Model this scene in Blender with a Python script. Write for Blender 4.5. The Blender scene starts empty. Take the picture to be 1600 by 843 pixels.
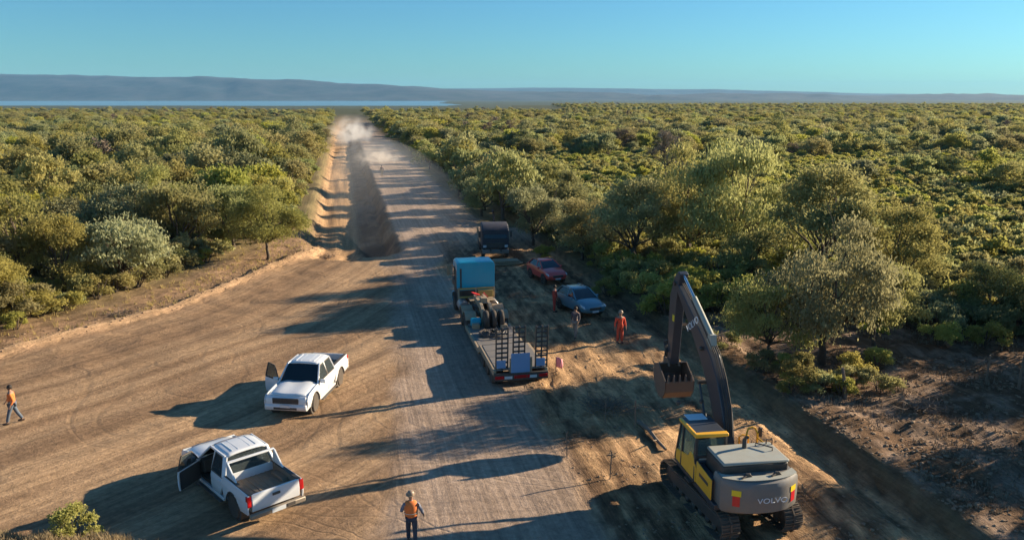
import bpy, math, random
import numpy as np
from mathutils import Vector, Matrix

S = bpy.context.scene
R = math.radians
# ------------------------------------------------------------------ camera
cd = bpy.data.cameras.new("camera"); cam = bpy.data.objects.new("camera", cd)
S.collection.objects.link(cam); S.camera = cam
F_PX, H_CAM, PITCH = 1243.0, 13.0, math.atan((421.5 - 152) / 1243.0)
cd.sensor_fit = 'HORIZONTAL'; cd.sensor_width = 36.0; cd.lens = 36.0 * F_PX / 1600.0
cd.clip_start = 0.5; cd.clip_end = 40000
cam.location = (0, 0, H_CAM); cam.rotation_euler = (R(90) - PITCH, 0, 0)
# ------------------------------------------------------------------ light
SUN_EL, SUN_AZ = 17.5, 22.0            # azimuth counted from +X towards +Y
w = bpy.data.worlds.new("World"); S.world = w; w.use_nodes = True
nt = w.node_tree; nt.nodes.clear()
sky = nt.nodes.new('ShaderNodeTexSky'); sky.sky_type = 'NISHITA'; sky.sun_disc = False
sky.sun_elevation = R(SUN_EL); sky.sun_rotation = R(90 - SUN_AZ)
sky.air_density = 1.0; sky.dust_density = 0.3; sky.ozone_density = 1.6
tint = nt.nodes.new('ShaderNodeMix'); tint.data_type = 'RGBA'; tint.blend_type = 'MULTIPLY'
tint.inputs['Factor'].default_value = 1.0
tint.inputs['B'].default_value = (0.37, 0.80, 1.13, 1)
bg = nt.nodes.new('ShaderNodeBackground'); bg.inputs['Strength'].default_value = 0.054
wo = nt.nodes.new('ShaderNodeOutputWorld')
nt.links.new(sky.outputs[0], tint.inputs['A']); nt.links.new(tint.outputs['Result'], bg.inputs[0]); nt.links.new(bg.outputs[0], wo.inputs[0])
sd = bpy.data.lights.new("sun", 'SUN'); sd.energy = 5.0; sd.angle = R(0.5); sd.color = (1.0, 0.83, 0.60)
sun = bpy.data.objects.new("sun", sd); S.collection.objects.link(sun)
sv = Vector((math.cos(R(SUN_EL)) * math.cos(R(SUN_AZ)), math.cos(R(SUN_EL)) * math.sin(R(SUN_AZ)), math.sin(R(SUN_EL))))
sun.rotation_euler = sv.to_track_quat('Z', 'Y').to_euler(); sun.location = (60, 20, 40)
S.render.engine = 'CYCLES'
S.view_settings.view_transform = 'Standard'; S.view_settings.look = 'None'
S.view_settings.exposure = 1.2; S.view_settings.gamma = 1.0
S.cycles.volume_max_steps = 64; S.cycles.transparent_max_bounces = 16
S.cycles.max_bounces = 7; S.cycles.diffuse_bounces = 4; S.cycles.volume_bounces = 1

# ------------------------------------------------------------------ helpers
COL = S.collection
def srgb(r, g, b):
    f = lambda c: (c / 255 / 12.92) if c / 255 <= 0.04045 else ((c / 255 + 0.055) / 1.055) ** 2.4
    return (f(r), f(g), f(b), 1)
def nn(nt, t, **kw):
    n = nt.nodes.new(t)
    for k, v in kw.items():
        if k in n.inputs.keys(): n.inputs[k].default_value = v
        else: setattr(n, k, v)
    return n
def new_mat(name):
    m = bpy.data.materials.new(name); m.use_nodes = True
    return m, m.node_tree, m.node_tree.nodes['Principled BSDF']
def mat(name, col, rough=0.6, metal=0.0, coat=0.0, var=0.12, scale=3.0, dust=0.0, dustcol=(0.36, 0.25, 0.16), bump=0.0, dustz=None, trans=0.0, spec=0.5):
    """procedural painted / rubber / cloth surface: base colour with noise variation and optional dirt"""
    m, nt, b = new_mat(name)
    tc = nn(nt, 'ShaderNodeTexCoord')
    n = nn(nt, 'ShaderNodeTexNoise', Scale=scale, Detail=5.0, Roughness=0.65)
    nt.links.new(tc.outputs['Object'], n.inputs['Vector'])
    mix = nn(nt, 'ShaderNodeMix', data_type='RGBA')
    c = col[:3]
    mix.inputs['A'].default_value = (*[x * (1 - var) for x in c], 1); mix.inputs['B'].default_value = (*[min(1, x * (1 + var)) for x in c], 1)
    nt.links.new(n.outputs['Fac'], mix.inputs['Factor'])
    out = mix.outputs['Result']
    if dust > 0:
        n2 = nn(nt, 'ShaderNodeTexNoise', Scale=scale * 0.7, Detail=7.0, Roughness=0.75)
        nt.links.new(tc.outputs['Object'], n2.inputs['Vector'])
        r = nn(nt, 'ShaderNodeMapRange'); r.inputs['From Min'].default_value = 0.35; r.inputs['From Max'].default_value = 0.75
        r.inputs['To Min'].default_value = dust * 0.25; r.inputs['To Max'].default_value = dust
        nt.links.new(n2.outputs['Fac'], r.inputs['Value'])
        f = r.outputs['Result']
        if dustz:      # road dirt thrown up on the lower part of the thing
            sx = nn(nt, 'ShaderNodeSeparateXYZ'); nt.links.new(tc.outputs['Object'], sx.inputs[0])
            r2 = nn(nt, 'ShaderNodeMapRange'); r2.inputs['From Min'].default_value = dustz[1]; r2.inputs['From Max'].default_value = dustz[0]
            r2.inputs['To Min'].default_value = 0.35; r2.inputs['To Max'].default_value = 1.6
            nt.links.new(sx.outputs['Z'], r2.inputs['Value'])
            mu = nn(nt, 'ShaderNodeMath', operation='MULTIPLY', use_clamp=True)
            nt.links.new(f, mu.inputs[0]); nt.links.new(r2.outputs['Result'], mu.inputs[1]); f = mu.outputs[0]
        mx = nn(nt, 'ShaderNodeMix', data_type='RGBA'); mx.inputs['B'].default_value = (*dustcol, 1)
        nt.links.new(f, mx.inputs['Factor']); nt.links.new(out, mx.inputs['A']); out = mx.outputs['Result']
        rr = nn(nt, 'ShaderNodeMapRange'); rr.inputs['To Min'].default_value = rough; rr.inputs['To Max'].default_value = min(1, rough + 0.5)
        nt.links.new(f, rr.inputs['Value']); nt.links.new(rr.outputs['Result'], b.inputs['Roughness'])
    else: b.inputs['Roughness'].default_value = rough
    nt.links.new(out, b.inputs['Base Color'])
    b.inputs['Metallic'].default_value = metal; b.inputs['Coat Weight'].default_value = coat
    b.inputs['Coat Roughness'].default_value = 0.08; b.inputs['Specular IOR Level'].default_value = spec
    b.inputs['Transmission Weight'].default_value = trans
    if bump > 0:
        bp = nn(nt, 'ShaderNodeBump', Strength=bump, Distance=0.02)
        nt.links.new(n.outputs['Fac'], bp.inputs['Height']); nt.links.new(bp.outputs[0], b.inputs['Normal'])
    return m

def tag(o, label=None, cat=None, group=None, kind=None):
    if label: o['label'] = label
    if cat: o['category'] = cat
    if group: o['group'] = group
    if kind: o['kind'] = kind
    return o
def thing(name, label, cat, loc=(0, 0, 0), rz=0.0, group=None, scale=None):
    o = bpy.data.objects.new(name, None); COL.objects.link(o); o.empty_display_size = 0.3
    o.location = loc; o.rotation_euler = (0, 0, rz)
    if scale: o.scale = scale
    return tag(o, label, cat, group)
def link_mesh(name, me, parent=None):
    o = bpy.data.objects.new(name, me); COL.objects.link(o)
    if parent: o.parent = parent
    return o

class MB:
    """collects vertices and faces of one part"""
    def __init__(s): s.v = []; s.f = []
    def add(s, vs, fs):
        k = len(s.v); s.v += [tuple(p) for p in vs]; s.f += [tuple(i + k for i in f) for f in fs]; return s
    def box(s, c, d, rot=None):
        x, y, z = d[0] / 2, d[1] / 2, d[2] / 2
        vs = [Vector((a * x, b * y, e * z)) for e in (-1, 1) for b in (-1, 1) for a in (-1, 1)]
        if rot is not None: vs = [rot @ p for p in vs]
        vs = [p + Vector(c) for p in vs]
        return s.add(vs, [(0, 2, 3, 1), (4, 5, 7, 6), (0, 1, 5, 4), (2, 6, 7, 3), (0, 4, 6, 2), (1, 3, 7, 5)])
    def bar(s, p0, p1, w, h, up=(0, 0, 1), w1=None, h1=None):
        p0, p1 = Vector(p0), Vector(p1); d = (p1 - p0).normalized(); u = Vector(up)
        if abs(d.dot(u)) > 0.98: u = Vector((1, 0, 0))
        a = d.cross(u).normalized(); b = a.cross(d).normalized(); w1 = w1 or w; h1 = h1 or h
        vs = []
        for p, ww, hh in ((p0, w, h), (p1, w1, h1)):
            for i, j in ((-1, -1), (1, -1), (1, 1), (-1, 1)): vs.append(p + a * (i * ww / 2) + b * (j * hh / 2))
        return s.add(vs, [(0, 1, 2, 3), (7, 6, 5, 4), (0, 4, 5, 1), (1, 5, 6, 2), (2, 6, 7, 3), (3, 7, 4, 0)])
    def prism(s, poly, y0, y1, axis='y'):
        """poly in the plane across axis, extruded along it"""
        n = len(poly)
        mk = {'y': lambda a, b, t: (a, t, b), 'x': lambda a, b, t: (t, a, b), 'z': lambda a, b, t: (a, b, t)}[axis]
        vs = [mk(a, b, y0) for a, b in poly] + [mk(a, b, y1) for a, b in poly]
        return s.add(vs, [tuple(range(n)), tuple(range(2 * n - 1, n - 1, -1))] + [(i, i + n, (i + 1) % n + n, (i + 1) % n) for i in range(n)])
    def tube(s, pts, r, n=10, cap=True):
        pts = [Vector(p) for p in pts]; rs = r if isinstance(r, (list, tuple)) else [r] * len(pts)
        vs = []; a = None
        for i, p in enumerate(pts):
            d = (pts[min(i + 1, len(pts) - 1)] - pts[max(i - 1, 0)]).normalized()
            if a is None:
                u = Vector((0, 0, 1)) if abs(d.z) < 0.9 else Vector((1, 0, 0)); a = d.cross(u).normalized()
            else: a = (a - d * a.dot(d)).normalized()
            b = d.cross(a)
            for k in range(n):
                t = 2 * math.pi * k / n; vs.append(p + (a * math.cos(t) + b * math.sin(t)) * rs[i])
        fs = [(i * n + k, i * n + (k + 1) % n, (i + 1) * n + (k + 1) % n, (i + 1) * n + k) for i in range(len(pts) - 1) for k in range(n)]
        if cap: fs += [tuple(range(n - 1, -1, -1)), tuple(range((len(pts) - 1) * n, len(pts) * n))]
        return s.add(vs, fs)
    def lathe(s, prof, c=(0, 0, 0), n=20, axis='z'):
        """prof: (radius, height) pairs"""
        vs = []
        for r, h in prof:
            for k in range(n):
                t = 2 * math.pi * k / n; a, b = r * math.cos(t), r * math.sin(t)
                p = {'z': (a, b, h), 'y': (a, h, b), 'x': (h, a, b)}[axis]; vs.append((p[0] + c[0], p[1] + c[1], p[2] + c[2]))
        m = len(prof)
        fs = [(i * n + k, i * n + (k + 1) % n, (i + 1) * n + (k + 1) % n, (i + 1) * n + k) for i in range(m - 1) for k in range(n)]
        fs += [tuple(range(n - 1, -1, -1)), tuple(range((m - 1) * n, m * n))]
        return s.add(vs, fs)
    def quad(s, *p): return s.add(p, [tuple(range(len(p)))])
    def build(s, name, m, parent=None, bevel=0.0, smooth=False, seg=2, loc=None, rz=None, fixn=True, bulge=None):
        me = bpy.data.meshes.new(name); me.from_pydata(s.v, [], s.f)
        if bulge:      # pressed sheet metal: cut at several heights and bend the skin in and out
            import bmesh
            bm = bmesh.new(); bm.from_mesh(me)
            for zc_ in (.50, .62, .74, .80, .86, .95, 1.0, 1.06): bmesh.ops.bisect_plane(bm, geom=bm.verts[:] + bm.edges[:] + bm.faces[:], plane_co=(0, 0, zc_), plane_no=(0, 0, 1))
            for v_ in bm.verts: v_.co.y += bulge * (.022 * math.exp(-((v_.co.z - .70) / .13) ** 2) - .055 * max(0, v_.co.z - .97) * 3 - .05 * max(0, .55 - v_.co.z) * 2.2 + (.012 if v_.co.z > .83 and v_.co.z < .97 else 0))
            bm.to_mesh(me); bm.free()
        if fixn:
            import bmesh
            bm = bmesh.new(); bm.from_mesh(me); bmesh.ops.recalc_face_normals(bm, faces=bm.faces[:]); bm.to_mesh(me); bm.free()
        me.materials.append(m)
        o = link_mesh(name, me, parent)
        if bevel > 0:
            b = o.modifiers.new('bevel', 'BEVEL'); b.width = bevel; b.segments = seg; b.limit_method = 'ANGLE'; b.angle_limit = R(35)
            b.harden_normals = False
        if smooth or bevel > 0:
            me.shade_smooth()
            if smooth != 'full':
                try: me.set_sharp_from_angle(angle=R(40))
                except Exception: pass
        if loc: o.location = loc
        if rz: o.rotation_euler = (0, 0, rz)
        return o
def lettering(text, size, m, parent, M, name='lettering', depth=0.006):
    c = bpy.data.curves.new('t', 'FONT'); c.body = text; c.size = size; c.extrude = depth; c.align_x = 'CENTER'; c.align_y = 'CENTER'
    o = bpy.data.objects.new('t', c); COL.objects.link(o)
    dg = bpy.context.evaluated_depsgraph_get(); me = bpy.data.meshes.new_from_object(o.evaluated_get(dg))
    bpy.data.objects.remove(o); bpy.data.curves.remove(c)
    me.transform(M); me.materials.clear(); me.materials.append(m); me.name = name
    return link_mesh(name, me, parent)

# value noise for the terrain
_rng = np.random.default_rng(5)
_tab = _rng.random((256, 256)).astype(np.float64)
def vnoise(x, y):
    xi = np.floor(x).astype(int); yi = np.floor(y).astype(int); fx = x - xi; fy = y - yi
    fx = fx * fx * (3 - 2 * fx); fy = fy * fy * (3 - 2 * fy)
    a = _tab[xi & 255, yi & 255]; b = _tab[(xi + 1) & 255, yi & 255]; c = _tab[xi & 255, (yi + 1) & 255]; d = _tab[(xi + 1) & 255, (yi + 1) & 255]
    return (a * (1 - fx) + b * fx) * (1 - fy) + (c * (1 - fx) + d * fx) * fy
def fbm(x, y, o=4):
    s = 0; a = 0.5
    for i in range(o): s = s + a * vnoise(x * 2 ** i + 17.3 * i, y * 2 ** i + 5.1 * i); a *= 0.5
    return s / (1 - 0.5 ** o)
def sst(a, b, x):
    t = np.clip((x - a) / (b - a), 0, 1); return t * t * (3 - 2 * t)

# ------------------------------------------------------------------ the lie of the land
TAN = 0.209; NRM = math.sqrt(1 + TAN * TAN)
def uv(X, Y): return (Y - TAN * X) / NRM, (X + TAN * Y) / NRM      # along the road, across it
def xy(u, v): return (v - TAN * u) / NRM, (u + TAN * v) / NRM
ROAD_RZ = math.atan(TAN)
BERM = [(-60, -10), (-42, 20), (-33, 30), (-26.4, 39.2), (-24.2, 43.2), (-21.65, 47.3), (-20.3, 52.1), (-19.1, 58.0), (-18.2, 63.3), (-17.7, 68.3), (-18.1, 74), (-20.6, 86)]
def dist_poly(X, Y, P):
    best = np.full(np.shape(X), 1e9); side = np.zeros(np.shape(X))
    for (x0, y0), (x1, y1) in zip(P[:-1], P[1:]):
        dx, dy = x1 - x0, y1 - y0; L2 = dx * dx + dy * dy
        t = np.clip(((X - x0) * dx + (Y - y0) * dy) / L2, 0, 1); ex = X - (x0 + t * dx); ey = Y - (y0 + t * dy)
        d = np.hypot(ex, ey); s = np.sign(dx * ey - dy * ex)          # + = left of the line
        m = d < best; best = np.where(m, d, best); side = np.where(m, s, side)
    return best, side
def seam_v(u): return np.interp(u, [0, 22, 29, 36, 48, 57, 68, 400], [-1.0, 0.7, 1.2, 1.8, 2.9, 3.0, 3.4, 3.9])
def height(X, Y):
    X = np.asarray(X, float); Y = np.asarray(Y, float); u, v = uv(X, Y)
    r = np.hypot(X, Y)
    near = 1 - sst(150, 400, r)
    h = (fbm(X * .12, Y * .12, 3) - .5) * .22 * near
    h += (fbm(X * 1.1 + 9, Y * 1.1, 3) - .5) * .07 * near
    d, s = dist_poly(X, Y, BERM); sd = d * s                            # + = outside (left) of the berm
    left = (sd < 0) & (v < seam_v(u)) & (Y < 90)
    # low spoil berm and the shoulder behind it
    bf = (1 - sst(72, 86, Y))
    h += bf * np.exp(-((sd - .1) / .38) ** 2) * (.26 + .22 * fbm(X * .9, Y * .9, 2))
    h += bf * sst(.3, 4, sd) * .25 + bf * (1 - sst(3, 14, np.abs(sd - 3))) * (fbm(X * .8, Y * .8, 4) - .5) * .35
    # ruts along the travel directions
    flowL = sd; st = sst(-2.5, 1.0, v - seam_v(u))
    rutL = (vnoise(flowL * 1.5, u * .03) - .5) * .05 + (vnoise(flowL * 4.2, u * .05 + 7) - .5) * .025
    rutC = (vnoise(v * 1.3, u * .04) - .5) * .04
    rough = sst(7.2, 9.0, v + (fbm(u * .15, v * .3, 2) - .5) * 2) * (1 - sst(16.5, 17.3, v)) * (1 - sst(70, 110, u))
    rutR = (vnoise(v * 2.3 + 3, u * .06) - .5) * .22 + (vnoise(v * 5.5, u * .25 + 7) - .5) * .11 + (fbm(X * 1.7, Y * 1.7, 3) - .5) * .16
    on = (sd < 0) | (Y > 86)
    h += np.where(on, near * ((1 - st) * rutL + st * (1 - rough) * rutC + rough * rutR), 0)
    h += np.exp(-((v - seam_v(u) + .1) / .13) ** 2) * -.035 * (1 - sst(58, 66, u)) * near
    h += sst(-.1, .5, v - seam_v(u) + (fbm(u*.4, 3.1+0*u, 3)-.5)*.8) * .03 * near
    # sunken lane left of the raised road
    lane = sst(65, 71, u + (fbm(v * .8, u * .3 + 5, 3) - .5) * 5) * (1 - sst(330, 420, u))
    prof = sst(-4.6, -2.6, v + (fbm(u * .2, 3.3, 2) - .5) * 1.4) * (1 - sst(3.2, 4.45, v + (fbm(u * .45, v * .5 + 8.1, 4) - .5) * 1.5))
    h -= lane * prof * 1.3
    h += lane * prof * ((vnoise(v * 1.8, u * .05 + 3) - .5) * .3 + (fbm(X * .9, Y * .5, 3) - .5) * .5 * sst(-.5, 1.5, v))
    # cut bank on the right
    bk = sst(17.15, 17.85, v + (fbm(u * .35, 1.7, 3) - .5) * .35)
    fade = 1 - .5 * sst(42, 60, u)
    h += bk * .5 * fade * (1 - sst(110, 200, u))
    h += sst(17.6, 19.0, v) * (1 - sst(45, 70, u)) * (fbm(X * .9 + 40, Y * .9, 4) - .5) * .55
    h -= np.exp(-((v - 16.9) / .35) ** 2) * .10 * fade * (1 - sst(60, 90, u))
    # grassy mound close below the camera
    m = (1 - sst(20.5, 21.9, Y + (fbm(X * .6, 4.4, 3) - .5) * .9)) * sst(10, 16, Y) * (1 - sst(-15.0, -9.5, X) * .62) * (1 - sst(-10.5, -8.5, X)) * sst(-40, -30, X)
    h += m * (.34 + .35 * fbm(X * .7, Y * .7, 3))
    # plateau ends, land falls to the lake basin
    edge = np.where(X < 0, 820 + 200 * (fbm(X * .004, Y * .001, 2)), 1230 + 200 * (fbm(X * .004, 3.1 + 0 * X, 2)))
    h -= sst(0, 500, Y - edge) * 15
    far = sst(1600, 2500, Y)
    h += far * (fbm(X * .0012, Y * .0012, 3) - .5) * 5
    shore = 2750 + 260 * (vnoise(X * .002, 0 * X + 2.2) - .5) + 700 * sst(-1400, -2200, X) * 0
    lake = sst(0, 120, Y - shore) * (1 - sst(-60, 60, X + .085 * Y + 120 * (vnoise(Y * .004, 0 * Y + 1.5) - .5))) * (1 - sst(0, 200, Y - 6700))
    h -= lake * 6
    return h
# ------------------------------------------------------------------ ground sheet
def axis_x():
    a = list(np.arange(-46, 31.01, .35)); s = .35; x = a[-1]
    while x < 9500: s *= 1.055; x += s; a.append(x)
    s = .35; x = -46; b = []
    while x > -9500: s *= 1.04 if x > -130 else 1.08; x -= s; b.append(x)
    return np.array(b[::-1] + a)
def axis_y():
    a = []; y = 15.0
    while y < 9300: a.append(y); y += max(.3, .0062 * y) if y < 160 else (y - 160) * .03 + 1.0
    b = []; s = .5; y = 15 - .5
    while y > -600: b.append(y); s *= 1.2; y -= s
    return np.array(b[::-1] + a)
gx, gy = axis_x(), axis_y()
GX, GY = np.meshgrid(gx, gy)
GZ = height(GX, GY)
nxg, nyg = len(gx), len(gy)
U, V = uv(GX, GY)
D_, S_ = dist_poly(GX, GY, BERM); SD = D_ * S_
def lerp(a, b, t): return a * (1 - t[..., None]) + b * t[..., None]
ochre = np.array([.41, .265, .15]); ochre2 = np.array([.25, .155, .088]); grey = np.array([.38, .275, .20]); brown = np.array([.17, .10, .055])
orange = np.array([.47, .29, .15]); soil = np.array([.25, .165, .105]); duff = np.array([.16, .115, .065]); pale = np.array([.42, .31, .21])
C = np.broadcast_to(lerp(np.array([.22, .165, .085]), np.array([.17, .14, .065]), fbm(GX * .25, GY * .25, 4)), GX.shape + (3,)).copy()
n1 = fbm(GX * .35, GY * .35, 4)
colL = lerp(ochre2, ochre, sst(.25, .75, vnoise(SD * 1.3, U * .03) * .6 + n1 * .4))
colC = lerp(grey * .85, grey * 1.08, sst(.3, .7, vnoise(V * 1.6, U * .05) * .5 + n1 * .5))
colR = lerp(brown * .9, orange * 1.12, sst(.33, .62, vnoise(V * 2.6 + 3, U * .09) * .62 + fbm(GX * 1.2, GY * 1.2, 3) * .38))
st = sst(-.9, .9, V - seam_v(U) + (fbm(U * .35, V * .8, 4) - .5) * 2.6)
rg = sst(6.9, 8.0, V + (fbm(U * .2, V * .3, 3) - .5) * 2.6) * (1 - sst(62, 80, U))
on = sst(-.3, .1, -SD) * (1 - sst(17.1, 17.5, V)); on = np.where(GY > 80, sst(-4.2, -3.0, V) * (1 - sst(13.0, 14.5, V + (n1 - .5) * 2)), on)
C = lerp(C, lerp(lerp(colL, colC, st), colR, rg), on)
lane = sst(66, 70, U) * sst(-3.4, -2.4, V) * (1 - sst(.5, 1.3, V + (n1 - .5)))
C = lerp(C, lerp(np.array([.08, .05, .032]), np.array([.20, .13, .08]), sst(.4, .65, fbm(GX * .9, GY * .4, 4))), sst(66, 69, U) * (1 - sst(200, 330, U)) * sst(.6, 1.6, V) * (1 - sst(4.4, 4.9, V)))  # dark cut earth, with the slope's shade and cast shadow painted in
C = lerp(C, lerp(orange * .75, orange * 1.15, vnoise(V * 2.2, U * .06)), lane)
sh = np.exp(-((SD - 2.0) / 3.0) ** 2) * (1 - sst(70, 86, GY))
C = lerp(C, lerp(ochre2, np.array([.35, .215, .13]), sst(.3, .7, fbm(GX * 1.3, GY * 1.3, 4))), np.clip(sh, 0, 1) * .9)
C = lerp(C, ochre * 1.1 + 0 * C, np.exp(-((SD - .1) / .35) ** 2) * (1 - sst(72, 86, GY)) * .8)
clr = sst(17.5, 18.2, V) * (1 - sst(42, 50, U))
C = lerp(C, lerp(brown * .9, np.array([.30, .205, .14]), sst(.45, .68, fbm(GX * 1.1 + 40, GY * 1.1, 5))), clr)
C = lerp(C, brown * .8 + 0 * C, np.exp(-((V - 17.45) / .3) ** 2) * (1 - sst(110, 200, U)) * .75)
mound = (GZ > .16) & (GY < 22.6) & (GX < -6)
C = np.where(mound[..., None], np.array([.42, .29, .15]), C)
C = lerp(C, np.array([.085, .09, .045]) + 0 * C, sst(300, 700, np.hypot(GX, GY)) * (1 - sst(9000, 9300, GY)))
RG = np.clip(rg * on + sh * .5 + clr * .8, 0, 1)
flow = np.stack([U, np.where((V < seam_v(U)) & (GY < 90), SD, V), np.zeros_like(U)], -1)

gm, gnt, gb = new_mat('dirt')
ca = nn(gnt, 'ShaderNodeAttribute', attribute_name='soil'); fa = nn(gnt, 'ShaderNodeAttribute', attribute_name='flow')
tc = nn(gnt, 'ShaderNodeTexCoord')
mp = nn(gnt, 'ShaderNodeMapping'); mp.inputs['Scale'].default_value = (.22, 5.5, 1)
gnt.links.new(fa.outputs['Vector'], mp.inputs['Vector'])
ns = nn(gnt, 'ShaderNodeTexNoise', Scale=1.0, Detail=6.0, Roughness=.7); gnt.links.new(mp.outputs[0], ns.inputs['Vector'])
nf = nn(gnt, 'ShaderNodeTexNoise', Scale=3.2, Detail=9.0, Roughness=.78); gnt.links.new(tc.outputs['Object'], nf.inputs['Vector'])
nw = nn(gnt, 'ShaderNodeTexVoronoi', Scale=9.0); gnt.links.new(tc.outputs['Object'], nw.inputs['Vector'])
def mr(nt, src, a, b, c, d):
    r = nn(nt, 'ShaderNodeMapRange'); r.inputs['From Min'].default_value = a; r.inputs['From Max'].default_value = b; r.inputs['To Min'].default_value = c; r.inputs['To Max'].default_value = d
    nt.links.new(src, r.inputs['Value']); return r.outputs['Result']
def mth(nt, op, a, b):
    m = nn(nt, 'ShaderNodeMath', operation=op)
    for i, x in enumerate((a, b)):
        if isinstance(x, (int, float)): m.inputs[i].default_value = x
        else: nt.links.new(x, m.inputs[i])
    return m.outputs[0]
mp2 = nn(gnt, 'ShaderNodeMapping'); mp2.inputs['Scale'].default_value = (.035, 2.6, 1); gnt.links.new(fa.outputs['Vector'], mp2.inputs['Vector'])
nt2 = nn(gnt, 'ShaderNodeTexNoise', Scale=1.0, Detail=5.0, Roughness=.75, Distortion=.25); gnt.links.new(mp2.outputs[0], nt2.inputs['Vector'])
# wandering crossing tyre tracks: thin level lines of a broad noise
lines = []
for sc_, rot_ in ((.055, .4), (.075, 1.3)):
    mp3 = nn(gnt, 'ShaderNodeMapping'); mp3.inputs['Scale'].default_value = (sc_, sc_ * 1.6, 1); mp3.inputs['Rotation'].default_value = (0, 0, rot_); gnt.links.new(tc.outputs['Object'], mp3.inputs['Vector'])
    n3 = nn(gnt, 'ShaderNodeTexNoise', Scale=1.0, Detail=0.5, Roughness=.3); gnt.links.new(mp3.outputs[0], n3.inputs['Vector'])
    fr_ = mth(gnt, 'FRACT', mth(gnt, 'MULTIPLY', n3.outputs['Fac'], 6.0), 0); l1 = mth(gnt, 'ABSOLUTE', mth(gnt, 'SUBTRACT', fr_, .5), 0); l2 = mth(gnt, 'ABSOLUTE', mth(gnt, 'SUBTRACT', l1, .11), 0)
    lines.append(mr(gnt, l2, .0, .035, 1.0, .0))
trk = mth(gnt, 'MAXIMUM', lines[0], lines[1]); trk = mth(gnt, 'MULTIPLY', trk, mr(gnt, nf.outputs['Fac'], .4, .6, .2, 1.0))
k = mth(gnt, 'MULTIPLY', mr(gnt, ns.outputs['Fac'], .3, .7, .82, 1.18), mr(gnt, nf.outputs['Fac'], .3, .7, .62, 1.38))
k = mth(gnt, 'MULTIPLY', k, mr(gnt, nt2.outputs['Fac'], .38, .62, .82, 1.18)); k = mth(gnt, 'MULTIPLY', k, mr(gnt, trk, 0, 1, 1.0, .80))
n5 = nn(gnt, 'ShaderNodeTexNoise', Scale=1.5, Detail=7.0, Roughness=.8, Distortion=.4); mp5 = nn(gnt, 'ShaderNodeMapping'); mp5.inputs['Scale'].default_value = (.28, 1.5, 1); gnt.links.new(fa.outputs['Vector'], mp5.inputs['Vector']); gnt.links.new(mp5.outputs[0], n5.inputs['Vector'])
rgh = ca.outputs['Alpha']
churn = mth(gnt, 'MULTIPLY', mth(gnt, 'SUBTRACT', mr(gnt, n5.outputs['Fac'], .38, .62, .0, 1.0), .5), rgh)
k = mth(gnt, 'MULTIPLY', k, mth(gnt, 'ADD', 1.0, mth(gnt, 'MULTIPLY', churn, .85)))
vm = nn(gnt, 'ShaderNodeVectorMath', operation='SCALE'); gnt.links.new(ca.outputs['Color'], vm.inputs[0]); gnt.links.new(k, vm.inputs['Scale'])
gnt.links.new(vm.outputs[0], gb.inputs['Base Color']); gb.inputs['Roughness'].default_value = .95; gb.inputs['Specular IOR Level'].default_value = .15
hh = mth(gnt, 'ADD', mth(gnt, 'MULTIPLY', trk, -.35),mth(gnt, 'ADD', mth(gnt, 'MULTIPLY', ns.outputs['Fac'], .5), mth(gnt, 'ADD', nf.outputs['Fac'], mth(gnt, 'MULTIPLY', nw.outputs['Distance'], .15))))
hh = mth(gnt, 'ADD', mth(gnt, 'MULTIPLY', hh, mth(gnt, 'ADD', 1.0, mth(gnt, 'MULTIPLY', rgh, .9))), mth(gnt, 'MULTIPLY', churn, 1.6))
bp = nn(gnt, 'ShaderNodeBump', Strength=.7, Distance=.07); gnt.links.new(hh, bp.inputs['Height']); gnt.links.new(bp.outputs[0], gb.inputs['Normal'])

def sheet(name, mask):
    """the faces of the land picked by mask, sharing border vertices with their neighbours"""
    fi = np.argwhere(mask); i, j = fi[:, 0], fi[:, 1]
    q = np.stack([i * nxg + j, i * nxg + j + 1, (i + 1) * nxg + j + 1, (i + 1) * nxg + j], 1)
    uq, inv = np.unique(q, return_inverse=True); q = inv.reshape(q.shape)
    P = np.stack([GX.ravel(), GY.ravel(), GZ.ravel()], 1)[uq]
    me = bpy.data.meshes.new(name); me.vertices.add(len(P)); me.vertices.foreach_set('co', P.ravel())
    me.loops.add(q.size); me.loops.foreach_set('vertex_index', q.ravel().astype(np.int32))
    me.polygons.add(len(q)); me.polygons.foreach_set('loop_start', np.arange(0, q.size, 4, dtype=np.int32))
    me.update(calc_edges=True)
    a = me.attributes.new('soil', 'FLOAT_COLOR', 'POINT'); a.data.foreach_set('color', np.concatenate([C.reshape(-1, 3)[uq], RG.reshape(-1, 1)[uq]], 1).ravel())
    a = me.attributes.new('flow', 'FLOAT_VECTOR', 'POINT'); a.data.foreach_set('vector', flow.reshape(-1, 3)[uq].ravel())
    me.shade_smooth(); me.materials.append(gm)
    return tag(link_mesh(name, me), kind='structure')
cu, cv = U[:-1, :-1], V[:-1, :-1]; csd = SD[:-1, :-1]; cY = GY[:-1, :-1]
infield = ((csd < -.3) | (cY > 80)) & (cv < 17.2) & (cY > 10) & (cu < 900)
m_road = infield & (cv > seam_v(cu)) & (cv < np.interp(cu, [0, 60, 85, 900], [7.4, 7.6, 13.2, 13.6]))
m_turn = infield & (cv <= seam_v(cu)) & (cY < 69)
m_lane = infield & (cv <= seam_v(cu)) & (cY >= 69) & (cv > -3) & (cu < 400)
m_work = infield & ~m_road & ~m_turn & ~m_lane & (cv > 7) & (cu < 75)
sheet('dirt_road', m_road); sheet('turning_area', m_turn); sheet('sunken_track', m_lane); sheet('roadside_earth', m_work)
sheet('ground', ~(m_road | m_turn | m_lane | m_work))

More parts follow.
